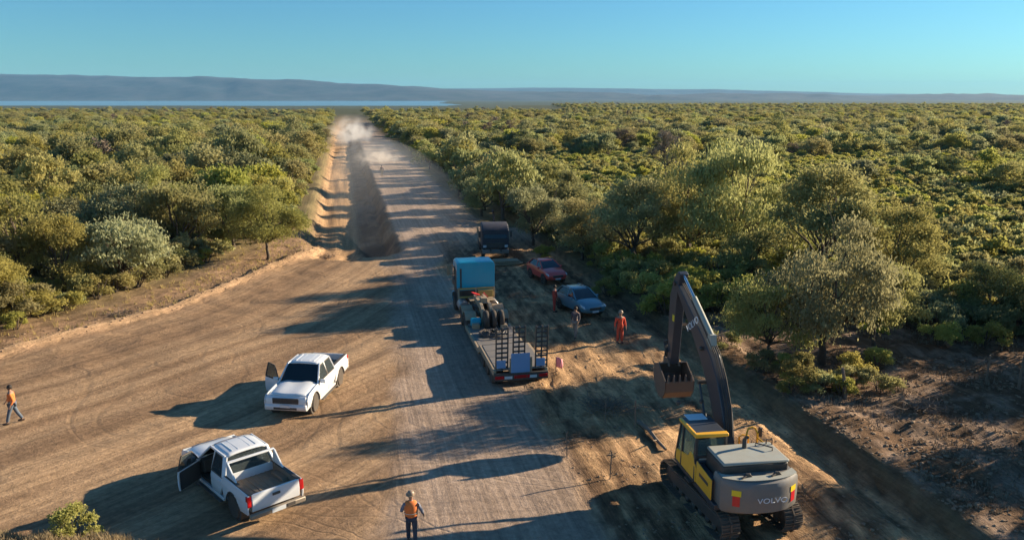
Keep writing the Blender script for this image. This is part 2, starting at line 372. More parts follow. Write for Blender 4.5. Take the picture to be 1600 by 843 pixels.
# ------------------------------------------------------------------ lake and hills
wm, wnt, wb = new_mat('lake_water'); wb.inputs['Base Color'].default_value = (.16, .27, .31, 1); wb.inputs['Roughness'].default_value = .3
wn = nn(wnt, 'ShaderNodeTexNoise', Scale=.05, Detail=4.0); wtc = nn(wnt, 'ShaderNodeTexCoord'); wnt.links.new(wtc.outputs['Object'], wn.inputs['Vector'])
wbp = nn(wnt, 'ShaderNodeBump', Strength=.5, Distance=.5); wnt.links.new(wn.outputs['Fac'], wbp.inputs['Height']); wnt.links.new(wbp.outputs[0], wb.inputs['Normal'])
lk = MB(); lk.quad((-9000, 2400, -17.2), (200, 2400, -17.2), (200, 7100, -17.2), (-9000, 7100, -17.2)); tag(lk.build('lake', wm, fixn=False), kind='structure')
hm, hnt, hb = new_mat('far_scrub_hills')
hn = nn(hnt, 'ShaderNodeTexNoise', Scale=.004, Detail=10.0, Roughness=.75); htc = nn(hnt, 'ShaderNodeTexCoord'); hnt.links.new(htc.outputs['Object'], hn.inputs['Vector'])
hr = nn(hnt, 'ShaderNodeValToRGB'); hr.color_ramp.elements[0].position = .42; hr.color_ramp.elements[0].color = (.006, .022, .026, 1); hr.color_ramp.elements[1].position = .60; hr.color_ramp.elements[1].color = (.045, .050, .055, 1)
hnt.links.new(hn.outputs['Fac'], hr.inputs['Fac']); hnt.links.new(hr.outputs[0], hb.inputs['Base Color']); hb.inputs['Roughness'].default_value = 1
def hills(name, D0, D1, crest, rough, z0=-16, n=260, m=26):
    t = np.linspace(-.95, .95, n); s = np.linspace(0, 1, m); T, Sg = np.meshgrid(t, s)
    Dd = D0 + (D1 - D0) * Sg; X = T * Dd; Y = Dd
    top = crest(T)
    pr = sst(0, .62, Sg) * (1 - .0 * Sg)
    Z = z0 + (top - z0) * (pr ** 1.15) + rough * (fbm(T * 16, Sg * 7, 5) - .5) * np.sin(np.clip(Sg / .7, 0, 1) * math.pi) * 2 + rough * .28 * (fbm(T * 60, Sg * 3 + 9, 3) - .5) * pr
    P = np.stack([X, Y, Z], -1).reshape(-1, 3); F = [(i * n + j, i * n + j + 1, (i + 1) * n + j + 1, (i + 1) * n + j) for i in range(m - 1) for j in range(n - 1)]
    me = bpy.data.meshes.new(name); me.from_pydata(P.tolist(), [], F); me.shade_smooth(); me.materials.append(hm); return tag(link_mesh(name, me), kind='structure')
px = lambda T: T * F_PX * .977 + 800
hills('hills', 6650, 9400, lambda T: 13 + (152 - np.interp(px(T), [-200, 0, 100, 200, 400, 480, 550, 700, 850, 1000, 1600, 2200], [119, 118, 118.5, 120.5, 124, 127.5, 132, 139.5, 144, 148, 150.3, 151])) / F_PX * 8400, 55)
hills('distant_hills', 12500, 15000, lambda T: 13 + (152 - np.interp(px(T), [0, 700, 830, 900, 1000, 1100, 1200, 1400, 1600, 2200], [141, 139, 137.5, 138.5, 139.5, 140.5, 143.5, 147.5, 149.5, 150])) / F_PX * 14000, 30)
# ------------------------------------------------------------------ materials of the machines
DUSTC = (.33, .235, .15)
M_YEL = mat('machine_yellow', (.98, .46, .015, 1), .42, coat=.3, dust=.12, dustcol=DUSTC)
M_GREY = mat('machine_grey', (.16, .165, .165, 1), .5, coat=.15, dust=.45, dustcol=DUSTC)
M_LGREY = mat('hood_grey', (.40, .43, .38, 1), .5, dust=.5, dustcol=DUSTC)
M_DGREY = mat('boom_grey', (.034, .042, .055, 1), .45, coat=.1, dust=.03, dustcol=DUSTC)
M_BLACK = mat('black_steel', (.022, .024, .028, 1), .5, dust=.3, dustcol=DUSTC)
M_TRACK = mat('track_steel', (.07, .06, .055, 1), .6, metal=.3, dust=.9, dustcol=(.22, .155, .10), bump=.5)
M_RUB = mat('rubber', (.02, .02, .021, 1), .75, dust=.45, dustcol=(.24, .17, .11))
M_GLASS = mat('dark_glass', (.012, .02, .024, 1), .06, var=0, spec=.6)
M_CHROME = mat('chrome_rod', (.75, .75, .75, 1), .18, metal=1, var=.02)
M_STEEL = mat('worn_steel', (.17, .125, .10, 1), .55, metal=.4, dust=.6, dustcol=(.22, .15, .10), bump=.3)
M_RED = mat('red_reflective', (.62, .025, .03, 1), .35, var=.05)
M_REDL = mat('red_lamp', (.5, .01, .012, 1), .15, coat=.6, var=.03)
M_YST = mat('yellow_reflective', (.80, .62, .03, 1), .4, var=.04)
M_WLET = mat('white_lettering', (.70, .74, .78, 1), .5, var=.02)
M_WHITE = mat('white_paint', (.72, .74, .76, 1), .28, coat=.7, var=.03, dust=.30, dustcol=(.42, .32, .22), dustz=(.35, 1.0), scale=2)
M_GREEN = mat('sage_decal', (.35, .42, .12, 1), .5)
def sub(m, name, mm, parent, bevel=.012, **k): return m.build(name, mm, parent, bevel, **k)

# ------------------------------------------------------------------ excavator
def excavator():
    root = thing('excavator', 'large yellow and grey crawler excavator with its arm bent over the rough roadside earth', 'excavator', (6.98, 23.75, hz(6.98, 23.75) + .02) if 'hz' in globals() else (6.98, 23.75, .05), 0)
    tr_rz = R(14.5); up_rz = R(9.0)
    Rt = Matrix.Rotation(tr_rz, 3, 'Z'); 
    # under-carriage: y forward in the machine's own frame
    def TR(o): o.rotation_euler = (0, 0, tr_rz); return o
    b = MB(); b.box((0, 0, .62), (1.5, 1.5, .34)); b.bar((-.5, .9, .55), (-1.0, 1.25, .5), .35, .28); b.bar((.5, .9, .55), (1.0, 1.25, .5), .35, .28); b.bar((-.5, -.9, .55), (-1.0, -1.25, .5), .35, .28); b.bar((.5, -.9, .55), (1.0, -1.25, .5), .35, .28)
    TR(sub(b, 'undercarriage', M_BLACK, root, .02)); b = MB(); b.lathe([(.62, .78), (.66, .80), (.66, .96), (.60, .98)], n=36); TR(sub(b, 'swing_bearing', M_BLACK, root, 0, smooth=True))
    # shoe mesh
    sh = MB(); sh.box((0, 0, 0), (.60, .185, .028)); sh.box((0, .06, .03), (.60, .018, .045)); sh.box((0, -.03, .026), (.60, .016, .035)); sh.box((0, 0, -.035), (.18, .15, .05))
    shoe_me = None; half, rad = 1.72, .42; zc = .47
    peri = 4 * half + 2 * math.pi * rad; nsh = 48
    for sx in (-1, 1):
        b = MB(); b.box((sx * 1.06, 0, .47), (.30, 2 * half - .25, .40)); b.box((sx * 1.06, 0, .70), (.26, 2.0, .10))
        fr = TR(sub(b, 'track_frame', M_BLACK, root, .03))
        for y, nm, r_ in ((half, 'idler_wheel', .36), (-half, 'drive_sprocket', .38)):
            b = MB(); b.lathe([(.10, -.15), (r_ * .9, -.10), (r_, -.06), (r_, .06), (r_ * .9, .10), (.10, .15)], (sx * 1.06, y, zc), 24, 'x'); w_ = sub(b, nm, M_BLACK, fr, 0, smooth=True)
        b = MB()
        for k in range(7): b.lathe([(.06, -.16), (.13, -.12), (.13, .12), (.06, .16)], (sx * 1.06, -1.35 + k * .45, .2), 14, 'x')
        b.build('track_rollers', M_BLACK, fr)['kind'] = 'stuff'
        b = MB(); tkp = []
        for k in range(40):
            t = k / 40 * peri; tkp.append(t)
        def on_track(t):
            t %= peri
            if t < 2 * half: return (-half + t, zc + rad, 0)
            t -= 2 * half
            if t < math.pi * rad: a = t / rad; return (half + rad * math.sin(a), zc + rad * math.cos(a), a)
            t -= math.pi * rad
            if t < 2 * half: return (half - t, zc - rad, math.pi)
            t -= 2 * half; a = math.pi + t / rad; return (-half + rad * math.sin(a), zc + rad * math.cos(a), a)
        cv_ = [Vector((sx * 1.06, *on_track(t)[:2])) for t in tkp]
        for i in range(40):
            p, q = cv_[i], cv_[(i + 1) % 40]; b.bar(p, q, .13, .05, (1, 0, 0))
        trk = TR(b.build('track', M_TRACK, root))
        for k in range(nsh):
            y, z, a = on_track((k + .3) * peri / nsh)
            if shoe_me is None: o = sh.build('track_shoe', M_TRACK, trk); shoe_me = o.data
            else: o = link_mesh('track_shoe', shoe_me, trk)
            o.location = (sx * 1.06, y, z); o.rotation_euler = (-a, 0, 0)
    # ---- revolving upper, all children share one turn
    def UP(o): o.rotation_euler = (0, 0, up_rz); return o
    b = MB(); b.prism([(-1.28, -1.9), (-1.28, 1.25), (-.35, 1.35), (.35, 1.35), (1.28, 1.05), (1.28, -1.9)], .98, 1.16, 'z'); UP(sub(b, 'revolving_frame', M_DGREY, root, .02))
    # counterweight: rounded in plan and in section
    def arc(rr, z, n=17, hw=1.33, y0=-1.55):
        out = []
        for i in range(n):
            t = -1 + 2 * i / (n - 1); x = t * hw; y = -2.02 - (rr - 2.02) * (1 - abs(t) ** 2.6); out.append((x, y, z))
        return out
    b = MB(); rings = []
    for rr, z, hw in ((2.34, 1.02, 1.24), (2.46, 1.10, 1.31), (2.50, 1.45, 1.335), (2.49, 1.85, 1.33), (2.44, 2.0, 1.31), (2.34, 2.06, 1.26)):
        rings.append([(-hw, -1.5, z)] + arc(rr, z, hw=hw) + [(hw, -1.5, z)])
    n_ = len(rings[0]); vs = [p for r in rings for p in r]; fs = [(i * n_ + k, i * n_ + k + 1, (i + 1) * n_ + k + 1, (i + 1) * n_ + k) for i in range(5) for k in range(n_ - 1)]
    fs += [tuple(range(n_)), tuple(range(6 * n_ - 1, 5 * n_ - 1, -1))] + [(i * n_, (i + 1) * n_, (i + 2) * n_ - 1, (i + 1) * n_ - 1) for i in range(5)]
    b.add(vs, fs); cw = UP(sub(b, 'counterweight', M_GREY, root, 0, smooth=True)); cw.scale = (.92, 1, 1); cw.location = (.05, 0, 0)
    # light cap along the top edge of the counterweight
    b = MB(); top = arc(2.36, 2.075, hw=1.27); inn = [(x, y + .30, z) for x, y, z in top]
    b.add(top + inn + [(x, y, z + .02) for x, y, z in top] + [(x, y, z + .02) for x, y, z in inn], [(i, i + 1, 17 + i + 1, 17 + i) for i in range(16)] + [(34 + i, 34 + i + 1, 51 + i + 1, 51 + i) for i in range(16)] + [(i, i + 1, 34 + i + 1, 34 + i) for i in range(16)] + [(17 + i, 17 + i + 1, 51 + i + 1, 51 + i) for i in range(16)])
    sub(b, 'top_cover', M_LGREY, cw, 0)
    def back_y(x): t = min(1, abs(x) / 1.335); return -2.02 - (2.50 - 2.02) * (1 - t ** 2.6)
    lettering('VOLVO', .23, M_WLET, cw, Matrix.Translation((.22, -2.515, 1.50)) @ Matrix.Rotation(R(90), 4, 'X') @ Matrix.Diagonal((1.35, 1, 1, 1)))
    for x0 in (-.92, 1.06):
        for nm, mm, za, zb in (('reflective_sticker', M_RED, 1.30, 1.62), ('yellow_sticker', M_YST, 1.62, 1.80)):
            b = MB(); xa, xb = x0 - (.10 if nm[0] == 'r' else .13), x0 + (.10 if nm[0] == 'r' else .13)
            ya, yb = back_y(xa) - .006, back_y(xb) - .006
            b.add([(xa, ya, za), (xb, yb, za), (xb, yb, zb), (xa, ya, zb), (xa, ya - .004, za), (xb, yb - .004, za), (xb, yb - .004, zb), (xa, ya - .004, zb)], [(0, 1, 2, 3), (4, 5, 6, 7), (0, 1, 5, 4), (2, 3, 7, 6)]); b.build(nm, mm, cw)
    for x in (-.45, .55):      # lifting eyes on the counterweight
        b = MB(); b.prism([(x - .16, 2.085), (x - .07, 2.2), (x + .07, 2.2), (x + .16, 2.085)], -2.12, -2.06, 'y'); b.bar((x - .25, -2.2, 2.11), (x + .1, -2.05, 2.16), .05, .05); sub(b, 'lifting_eye', M_BLACK, cw)
    # engine hood
    b = MB(); b.prism([(-1.02, -1.78), (-1.02, -.55), (1.08, -.55), (1.08, -1.78)], 1.75, 2.30, 'z'); hd = UP(sub(b, 'engine_housing', M_BLACK, root, .05))
    b = MB(); b.prism([(-1.0, -1.80), (-1.0, -.50), (1.10, -.50), (1.10, -1.80)], 2.302, 2.40, 'z'); sub(b, 'engine_hood', M_LGREY, hd, .05, seg=3)
    b = MB(); b.tube([(.5, -.75, 2.4), (.5, -.75, 2.5), (.86, -1.15, 2.5), (.86, -1.15, 2.4)], .022, 6); b.tube([(.9, -.66, 2.4), (.9, -.66, 2.55), (1.06, -.72, 2.55), (1.06, -.72, 2.4)], .022, 6); sub(b, 'hood_handle', M_BLACK, hd, 0, smooth=True)
    b = MB(); b.lathe([(.07, 2.38), (.07, 2.68), (.055, 2.7)], (.1, -.82, 0), 14); b.tube([(.1, -.82, 2.66), (.1, -.9, 2.78), (.1, -1.0, 2.82)], .05, 10); sub(b, 'exhaust_pipe', M_BLACK, hd, 0, smooth=True)
    # side doors, left: grey body with yellow panels
    UP(sub(MB().box((-1.18, -.95, 1.50), (.22, 1.25, .68)), 'side_housing', M_DGREY, root, .03)); UP(sub(MB().box((1.18, -.95, 1.52), (.2, 1.25, .72)), 'side_housing', M_DGREY, root, .03))
    b = MB(); b.prism([(-1.72, 1.22), (-1.72, 1.86), (-.55, 1.94), (-.55, 1.22)], -1.325, -1.292, 'x'); pn = UP(sub(b, 'side_door', M_YEL, root, .015))
    b = MB(); b.prism([(-1.50, 1.56), (-1.50, 1.66), (-.82, 1.68), (-.82, 1.57)], -1.334, -1.327, 'x'); sub(b, 'model_panel', M_DGREY, pn, 0)
    b = MB(); b.prism([(-.52, 1.20), (-.52, 1.62), (-.20, 2.02), (.0, 2.02), (.16, 1.80), (1.25, 1.58), (1.25, 1.20)], -1.325, -1.285, 'x'); pn2 = UP(sub(b, 'lower_cab_panel', M_YEL, root, .015))
    b = MB(); b.box((-1.33, .55, 1.19), (.05, .6, .05)); b.box((-1.36, -.1, 1.08), (.16, .4, .05)); sub(b, 'step', M_BLACK, pn2)
    # battery box / step behind cab (light top)
    b = MB(); b.box((-.80, -.34, 1.62), (.9, .42, .6)); UP(sub(b, 'air_cleaner_box', M_DGREY, root, .03)); b = MB(); b.box((-.8, -.32, 1.935), (.8, .34, .03)); UP(sub(b, 'box_lid', M_LGREY, root, .01))
    # cab
    xl, xr, yb_, yf, zb, zt = -1.30, -.28, -.42, 1.26, 1.17, 2.62
    cab = MB(); P = {}
    pil = [((xl, yb_ + .02, zb), (xl + .05, yb_ + .10, zt)), ((xr, yb_ + .02, zb), (xr - .03, yb_ + .10, zt)), ((xl, yf, zb + .05), (xl + .06, yf - .28, zt)), ((xr, yf, zb + .05), (xr - .05, yf - .28, zt)), ((xl, .75, zb), (xl + .05, .72, zt))]
    for p, q in pil: cab.bar(p, q, .085, .085, (0, 1, 0))
    for p, q in (((xl, yb_, zb), (xl, yf, zb)), ((xr, yb_, zb), (xr, yf, zb)), ((xl, yf, zb), (xr, yf, zb)), ((xl, yb_, zb), (xr, yb_, zb)), ((xl, yb_ + .03, 1.98), (xr, yb_ + .03, 1.98))): cab.bar(p, q, .09, .09)
    cab.box(((xl + xr) / 2, yb_ + .06, 1.55), (xr - xl, .06, .8))
    cb = UP(sub(cab, 'cab', M_BLACK, root, .015))
    for pts in ([(xl - .005, yb_ + .09, 1.9), (xl - .005, .70, 1.45), (xl + .045, .68, zt - .06), (xl + .045, yb_ + .14, zt - .06)], [(xl - .005, .79, 1.3), (xl - .005, yf - .04, 1.3), (xl + .055, yf - .3, zt - .06), (xl + .045, .77, zt - .06)],
                [(xr + .005, yb_ + .09, 1.9), (xr + .005, yf - .04, 1.4), (xr - .045, yf - .3, zt - .06), (xr - .035, yb_ + .14, zt - .06)], [(xl + .06, yb_ + .025, 2.02), (xr - .06, yb_ + .025, 2.02), (xr - .08, yb_ + .09, zt - .08), (xl + .1, yb_ + .09, zt - .08)],
                [(xl + .05, yf + .01, 1.25), (xr - .05, yf + .01, 1.25), (xr - .09, yf - .27, zt - .06), (xl + .1, yf - .27, zt - .06)]):
        b = MB(); b.quad(*pts); o = b.build('window_pane', M_CABG, cb); sm = o.modifiers.new('t', 'SOLIDIFY'); sm.thickness = .008
    b = MB(); b.box((-.8, .6, 1.45), (.5, .5, .14)); b.box((-.8, .36, 1.8), (.48, .12, .62)); b.box((-.8, .33, 2.2), (.3, .1, .18)); sub(b, 'operator_seat', M_RUB, cb, .03)
    b = MB(); b.prism([(xl - .03, yb_ + .03), (xl - .03, yf - .22), (xr + .02, yf - .22), (xr + .02, yb_ + .03)], zt - .01, zt + .10, 'z'); rf = sub(b, 'cab_roof', M_DGREY, cb, .04, seg=3)
    b = MB(); b.prism([(xl - .05, yb_ - .02), (xl - .05, yb_ + .20), (xr + .04, yb_ + .20), (xr + .04, yb_ - .02)], zt + .0, zt + .125, 'z'); b.prism([(xl - .052, yb_ + .2), (xl - .052, yf - .25), (xl + .07, yf - .25), (xl + .07, yb_ + .2)], zt + .0, zt + .118, 'z'); sub(b, 'roof_trim', M_YEL, cb, .04, seg=3)
    b = MB(); b.prism([(xl + .2, .75), (xl + .2, 1.22), (xr - .18, 1.22), (xr - .18, .75)], zt + .095, zt + .125, 'z'); sub(b, 'roof_hatch', M_WLET, cb, .01)
    # right front: tank, tool box, rails
    b = MB(); b.box((.98, .1, 1.42), (.56, .8, .5)); b.box((1.0, .78, 1.3), (.5, .5, .3)); tb = UP(sub(b, 'tool_box', M_YEL, root, .03))
    b = MB(); b.box((.98, .12, 1.685), (.44, .6, .03)); b.box((1.0, -.35, 1.95), (.4, .2, .03)); sub(b, 'step_plate', M_LGREY, tb, .008)
    b = MB(); b.tube([(.78, .45, 1.65), (.78, .45, 2.25), (.85, .5, 2.42), (.98, .5, 2.46), (1.1, .5, 2.42), (1.16, .45, 2.25), (1.16, .45, 1.66)], .032, 8)
    b.tube([(1.16, .45, 2.1), (1.18, -.1, 2.1), (1.18, -.42, 2.0), (1.18, -.42, 1.7)], .03, 8); b.tube([(.76, .9, 1.4), (.76, .92, 1.95), (.9, .95, 2.0), (1.1, .95, 1.95), (1.1, .95, 1.45)], .03, 8); sub(b, 'handrail', M_YEL, root, 0, smooth=True).rotation_euler = (0, 0, up_rz)
    b = MB(); b.box((1.30, .55, 2.25), (.06, .18, .3)); b.tube([(1.15, .5, 2.0), (1.3, .55, 2.15)], .015, 5); UP(sub(b, 'mirror', M_BLACK, root, .01))
    # ---- boom in the plane x=bx
    bx = .18
    def YZ(pts): return [(y, z) for y, z in pts]
    foot, knee, tip = (.55, 1.55), (2.05, 4.1), (5.35, 6.15)
    def wedge(pts_top, pts_bot, w): return MB().prism(pts_top + pts_bot[::-1], bx - w / 2, bx + w / 2, 'x')
    tp = [(.32, 1.72), (.62, 2.85), (1.20, 3.80), (1.80, 4.42), (2.5, 4.88), (3.9, 5.60), (5.42, 6.34)]
    bt = [(.78, 1.42), (1.35, 2.45), (1.95, 3.3), (2.45, 3.88), (3.05, 4.35), (4.3, 5.30), (5.40, 6.05)]
    bm_ = wedge(tp, bt, .36); boom = UP(sub(bm_, 'boom', M_DGREY, root, .03))
    lettering('VOLVO', .36, M_WLET, boom, Matrix.Translation((bx - .188, 3.55, 5.12)) @ Matrix.Rotation(R(-33.5), 4, 'X') @ Matrix.Rotation(R(-90), 4, 'Z') @ Matrix.Rotation(R(90), 4, 'X'))
    b = MB()
    for k in (-.1, -.04, .04, .1): b.tube([(bx + k, .42, 2.2), (bx + k, .62, 3.1), (bx + k, 1.15, 3.95), (bx + k, 1.75, 4.62), (bx + k, 2.6, 5.14), (bx + k, 3.9, 5.86), (bx + k, 4.9, 6.3)], .02, 6)
    sub(b, 'hydraulic_hose', M_RUB, boom, 0, smooth=True)
    for sx in (-1, 1):
        b = MB(); b.tube([(bx + sx * .30, 1.25, 1.35), (bx + sx * .30, 1.85, 2.45)], .085, 14); b.tube([(bx + sx * .3, 1.25, 1.25), (bx + sx * .3, 1.25, 1.45)], .11, 10); c_ = sub(b, 'boom_cylinder', M_DGREY, boom, 0, smooth=True)
        b = MB(); b.tube([(bx + sx * .30, 1.83, 2.42), (bx + sx * .30, 2.38, 3.38)], .04, 12); sub(b, 'cylinder_rod', M_DGREY, c_, 0, smooth=True)  # chrome rods in dark grey: their look in shade put into the colour
    sub(MB().tube([(bx - .36, 2.38, 3.4), (bx + .36, 2.38, 3.4)], .07, 12), 'pivot_pin', M_BLACK, boom, 0, smooth=True); sub(MB().tube([(bx - .26, 5.38, 6.2), (bx + .26, 5.38, 6.2)], .085, 12), 'pivot_pin', M_BLACK, boom, 0, smooth=True)
    b = MB(); b.tube([(bx, 2.15, 5.02), (bx, 3.95, 5.99)], .095, 14); b.prism([(2.0, 4.66), (2.1, 5.15), (2.3, 5.15), (2.45, 4.9)], bx - .1, bx + .1, 'x'); c_ = sub(b, 'arm_cylinder', M_LGREY, boom, 0, smooth=True)
    b = MB(); b.tube([(bx, 3.93, 5.98), (bx, 5.05, 6.56)], .05, 12); sub(b, 'cylinder_rod', M_CHROME, c_, 0, smooth=True)
    # arm (stick) pivoting at the boom tip, hanging down and slightly outwards
    st_ = MB(); st_.prism([(5.0, 6.62), (5.2, 6.70), (5.55, 6.40), (5.95, 5.6), (5.98, 3.55), (5.90, 2.95), (5.62, 2.92), (5.50, 3.5), (5.28, 5.4), (5.16, 6.1)], bx - .17, bx + .17, 'x')
    arm = UP(sub(st_, 'arm', M_DGREY, root, .025))
    b = MB(); b.prism([(5.38, 4.7), (5.36, 4.95), (5.56, 4.95), (5.58, 4.7)], bx - .178, bx - .171, 'x'); sub(b, 'yellow_sticker', M_YST, arm, 0)
    b = MB(); b.tube([(bx, 5.85, 6.15), (bx, 6.10, 4.75)], .075, 12); c_ = sub(b, 'bucket_cylinder', M_DGREY, arm, 0, smooth=True)
    b = MB(); b.tube([(bx, 6.10, 4.77), (bx, 6.18, 3.72)], .04, 12); sub(b, 'cylinder_rod', M_CHROME, c_, 0, smooth=True)
    b = MB()
    for sx in (-1, 1): b.bar((bx + sx * .21, 6.18, 3.7), (bx + sx * .21, 5.85, 3.35), .05, .14, (1, 0, 0)); b.bar((bx + sx * .12, 6.18, 3.7), (bx + sx * .12, 6.22, 2.95), .06, .14, (1, 0, 0))
    b.tube([(bx - .26, 6.18, 3.7), (bx + .26, 6.18, 3.7)], .055, 10); sub(b, 'bucket_linkage', M_BLACK, arm, .01)
    # bucket, curled back towards the machine
    bw = .58; prof = [(5.78, 2.95), (6.25, 2.80), (6.30, 2.35), (6.05, 1.88), (5.62, 1.68), (5.22, 1.72), (4.98, 2.02), (4.93, 2.46)]
    b = MB(); t_ = .04
    n = len(prof); out = [Vector((y, z)) for y, z in prof]; cen = Vector((5.6, 2.5)); inn = [p + (cen - p).normalized() * t_ for p in out]
    vs = []; 
    for x in (bx - bw, bx + bw): vs += [(x, p.x, p.y) for p in out] + [(x, p.x, p.y) for p in inn]
    fs = []
    for i in range(n - 1): fs += [(i, i + 1, 2 * n + i + 1, 2 * n + i), (n + i, n + i + 1, 3 * n + i + 1, 3 * n + i)]
    fs += [(n - 1, 2 * n - 1, 4 * n - 1, 3 * n - 1), (0, n, 3 * n, 2 * n)]
    b.add(vs, fs)
    for x in (bx - bw, bx + bw - .035): b.prism(prof, x, x + .035, 'x')
    b.prism([(5.6, 2.85), (5.68, 3.12), (6.24, 3.08), (6.24, 2.8)], bx - .22, bx - .17, 'x'); b.prism([(5.6, 2.85), (5.68, 3.12), (6.24, 3.08), (6.24, 2.8)], bx + .17, bx + .22, 'x')
    bk = UP(sub(b, 'bucket', M_STEEL, root, 0))
    for k in range(5):
        x = bx - bw + .12 + k * (2 * bw - .24) / 4; b = MB(); b.bar((x, 4.95, 2.42), (x, 4.97, 2.72), .11, .09, (1, 0, 0), .05, .03); sub(b, 'tooth', M_STEEL, bk, .006)
    # work lamps
    for x, y, z in ((bx - .24, 2.5, 4.55), (-1.2, 1.45, 3.06), (-.4, 1.45, 3.06)):
        b = MB(); b.lathe([(.05, -.05), (.08, 0), (.08, .05)], (x, y, z), 12, 'y'); UP(sub(b, 'work_lamp', M_BLACK, root, 0, smooth=True))
    return root
m_, t_, b_ = new_mat('cab_glass')
b_.inputs['Base Color'].default_value = (.35, .5, .5, 1); b_.inputs['Roughness'].default_value = .03; b_.inputs['Transmission Weight'].default_value = .85; b_.inputs['IOR'].default_value = 1.1
M_CABG = m_
def hz(x, y): return float(height(np.array([x]), np.array([y]))[0])
excavator()
# ------------------------------------------------------------------ pickups
M_BED = mat('bed_liner', (.22, .17, .12, 1), .9, dust=.9, dustcol=(.34, .25, .165), bump=.4)
M_PLAS = mat('black_plastic', (.03, .032, .035, 1), .6, dust=.25, dustcol=DUSTC)
M_TRIM = mat('dark_interior', (.05, .045, .04, 1), .8)
M_SEAT = mat('seat_cloth', (.10, .09, .08, 1), .9)
M_ALLOY = mat('alloy_wheel', (.42, .42, .43, 1), .35, metal=.7, dust=.5, dustcol=DUSTC)
M_LAMP = mat('head_lamp', (.55, .58, .60, 1), .08, coat=.8, var=.1)
M_PLATE = mat('number_plate', (.60, .62, .62, 1), .4)
def wheel(parent, x, y, r=.39, w=.26, steer=0, face=None, hubm=None):
    o = thing('wheel', None, None); o.parent = parent; o.location = (x, y, r)
    if steer: o.rotation_euler = (0, 0, steer)
    s = 1 if y > 0 else -1
    b = MB(); b.lathe([(r * .62, -w / 2), (r * .90, -w / 2), (r * .985, -w * .36), (r, -w * .15), (r, w * .15), (r * .985, w * .36), (r * .90, w / 2), (r * .62, w / 2)], n=30, axis='y')
    o2 = b.build('tyre', M_RUB, None, 0, smooth=True); o2.parent = o
    b = MB(); 
    b.lathe([(r * .64, -s * w * .40), (r * .60, s * w * .02), (r * .60, s * w * .30), (r * .65, s * w * .46), (r * .66, s * w * .48)], n=26, axis='y')
    for k in range(6):
        a = k * math.pi / 3; b.bar((0, s * w * .38, 0), (math.cos(a) * r * .6, s * w * .44, math.sin(a) * r * .6), r * .2, .03, (0, 1, 0))
    b.lathe([(.05, s * w * .30), (.09, s * w * .40), (.05, s * w * .46)], n=12, axis='y')
    o3 = b.build('rim', hubm or M_ALLOY, None, 0); o3.parent = o
    return o
def arcp(cx, cz, r, a0, a1, n=9): return [(cx + r * math.cos(a0 + (a1 - a0) * i / (n - 1)), cz + r * math.sin(a0 + (a1 - a0) * i / (n - 1))) for i in range(n)]
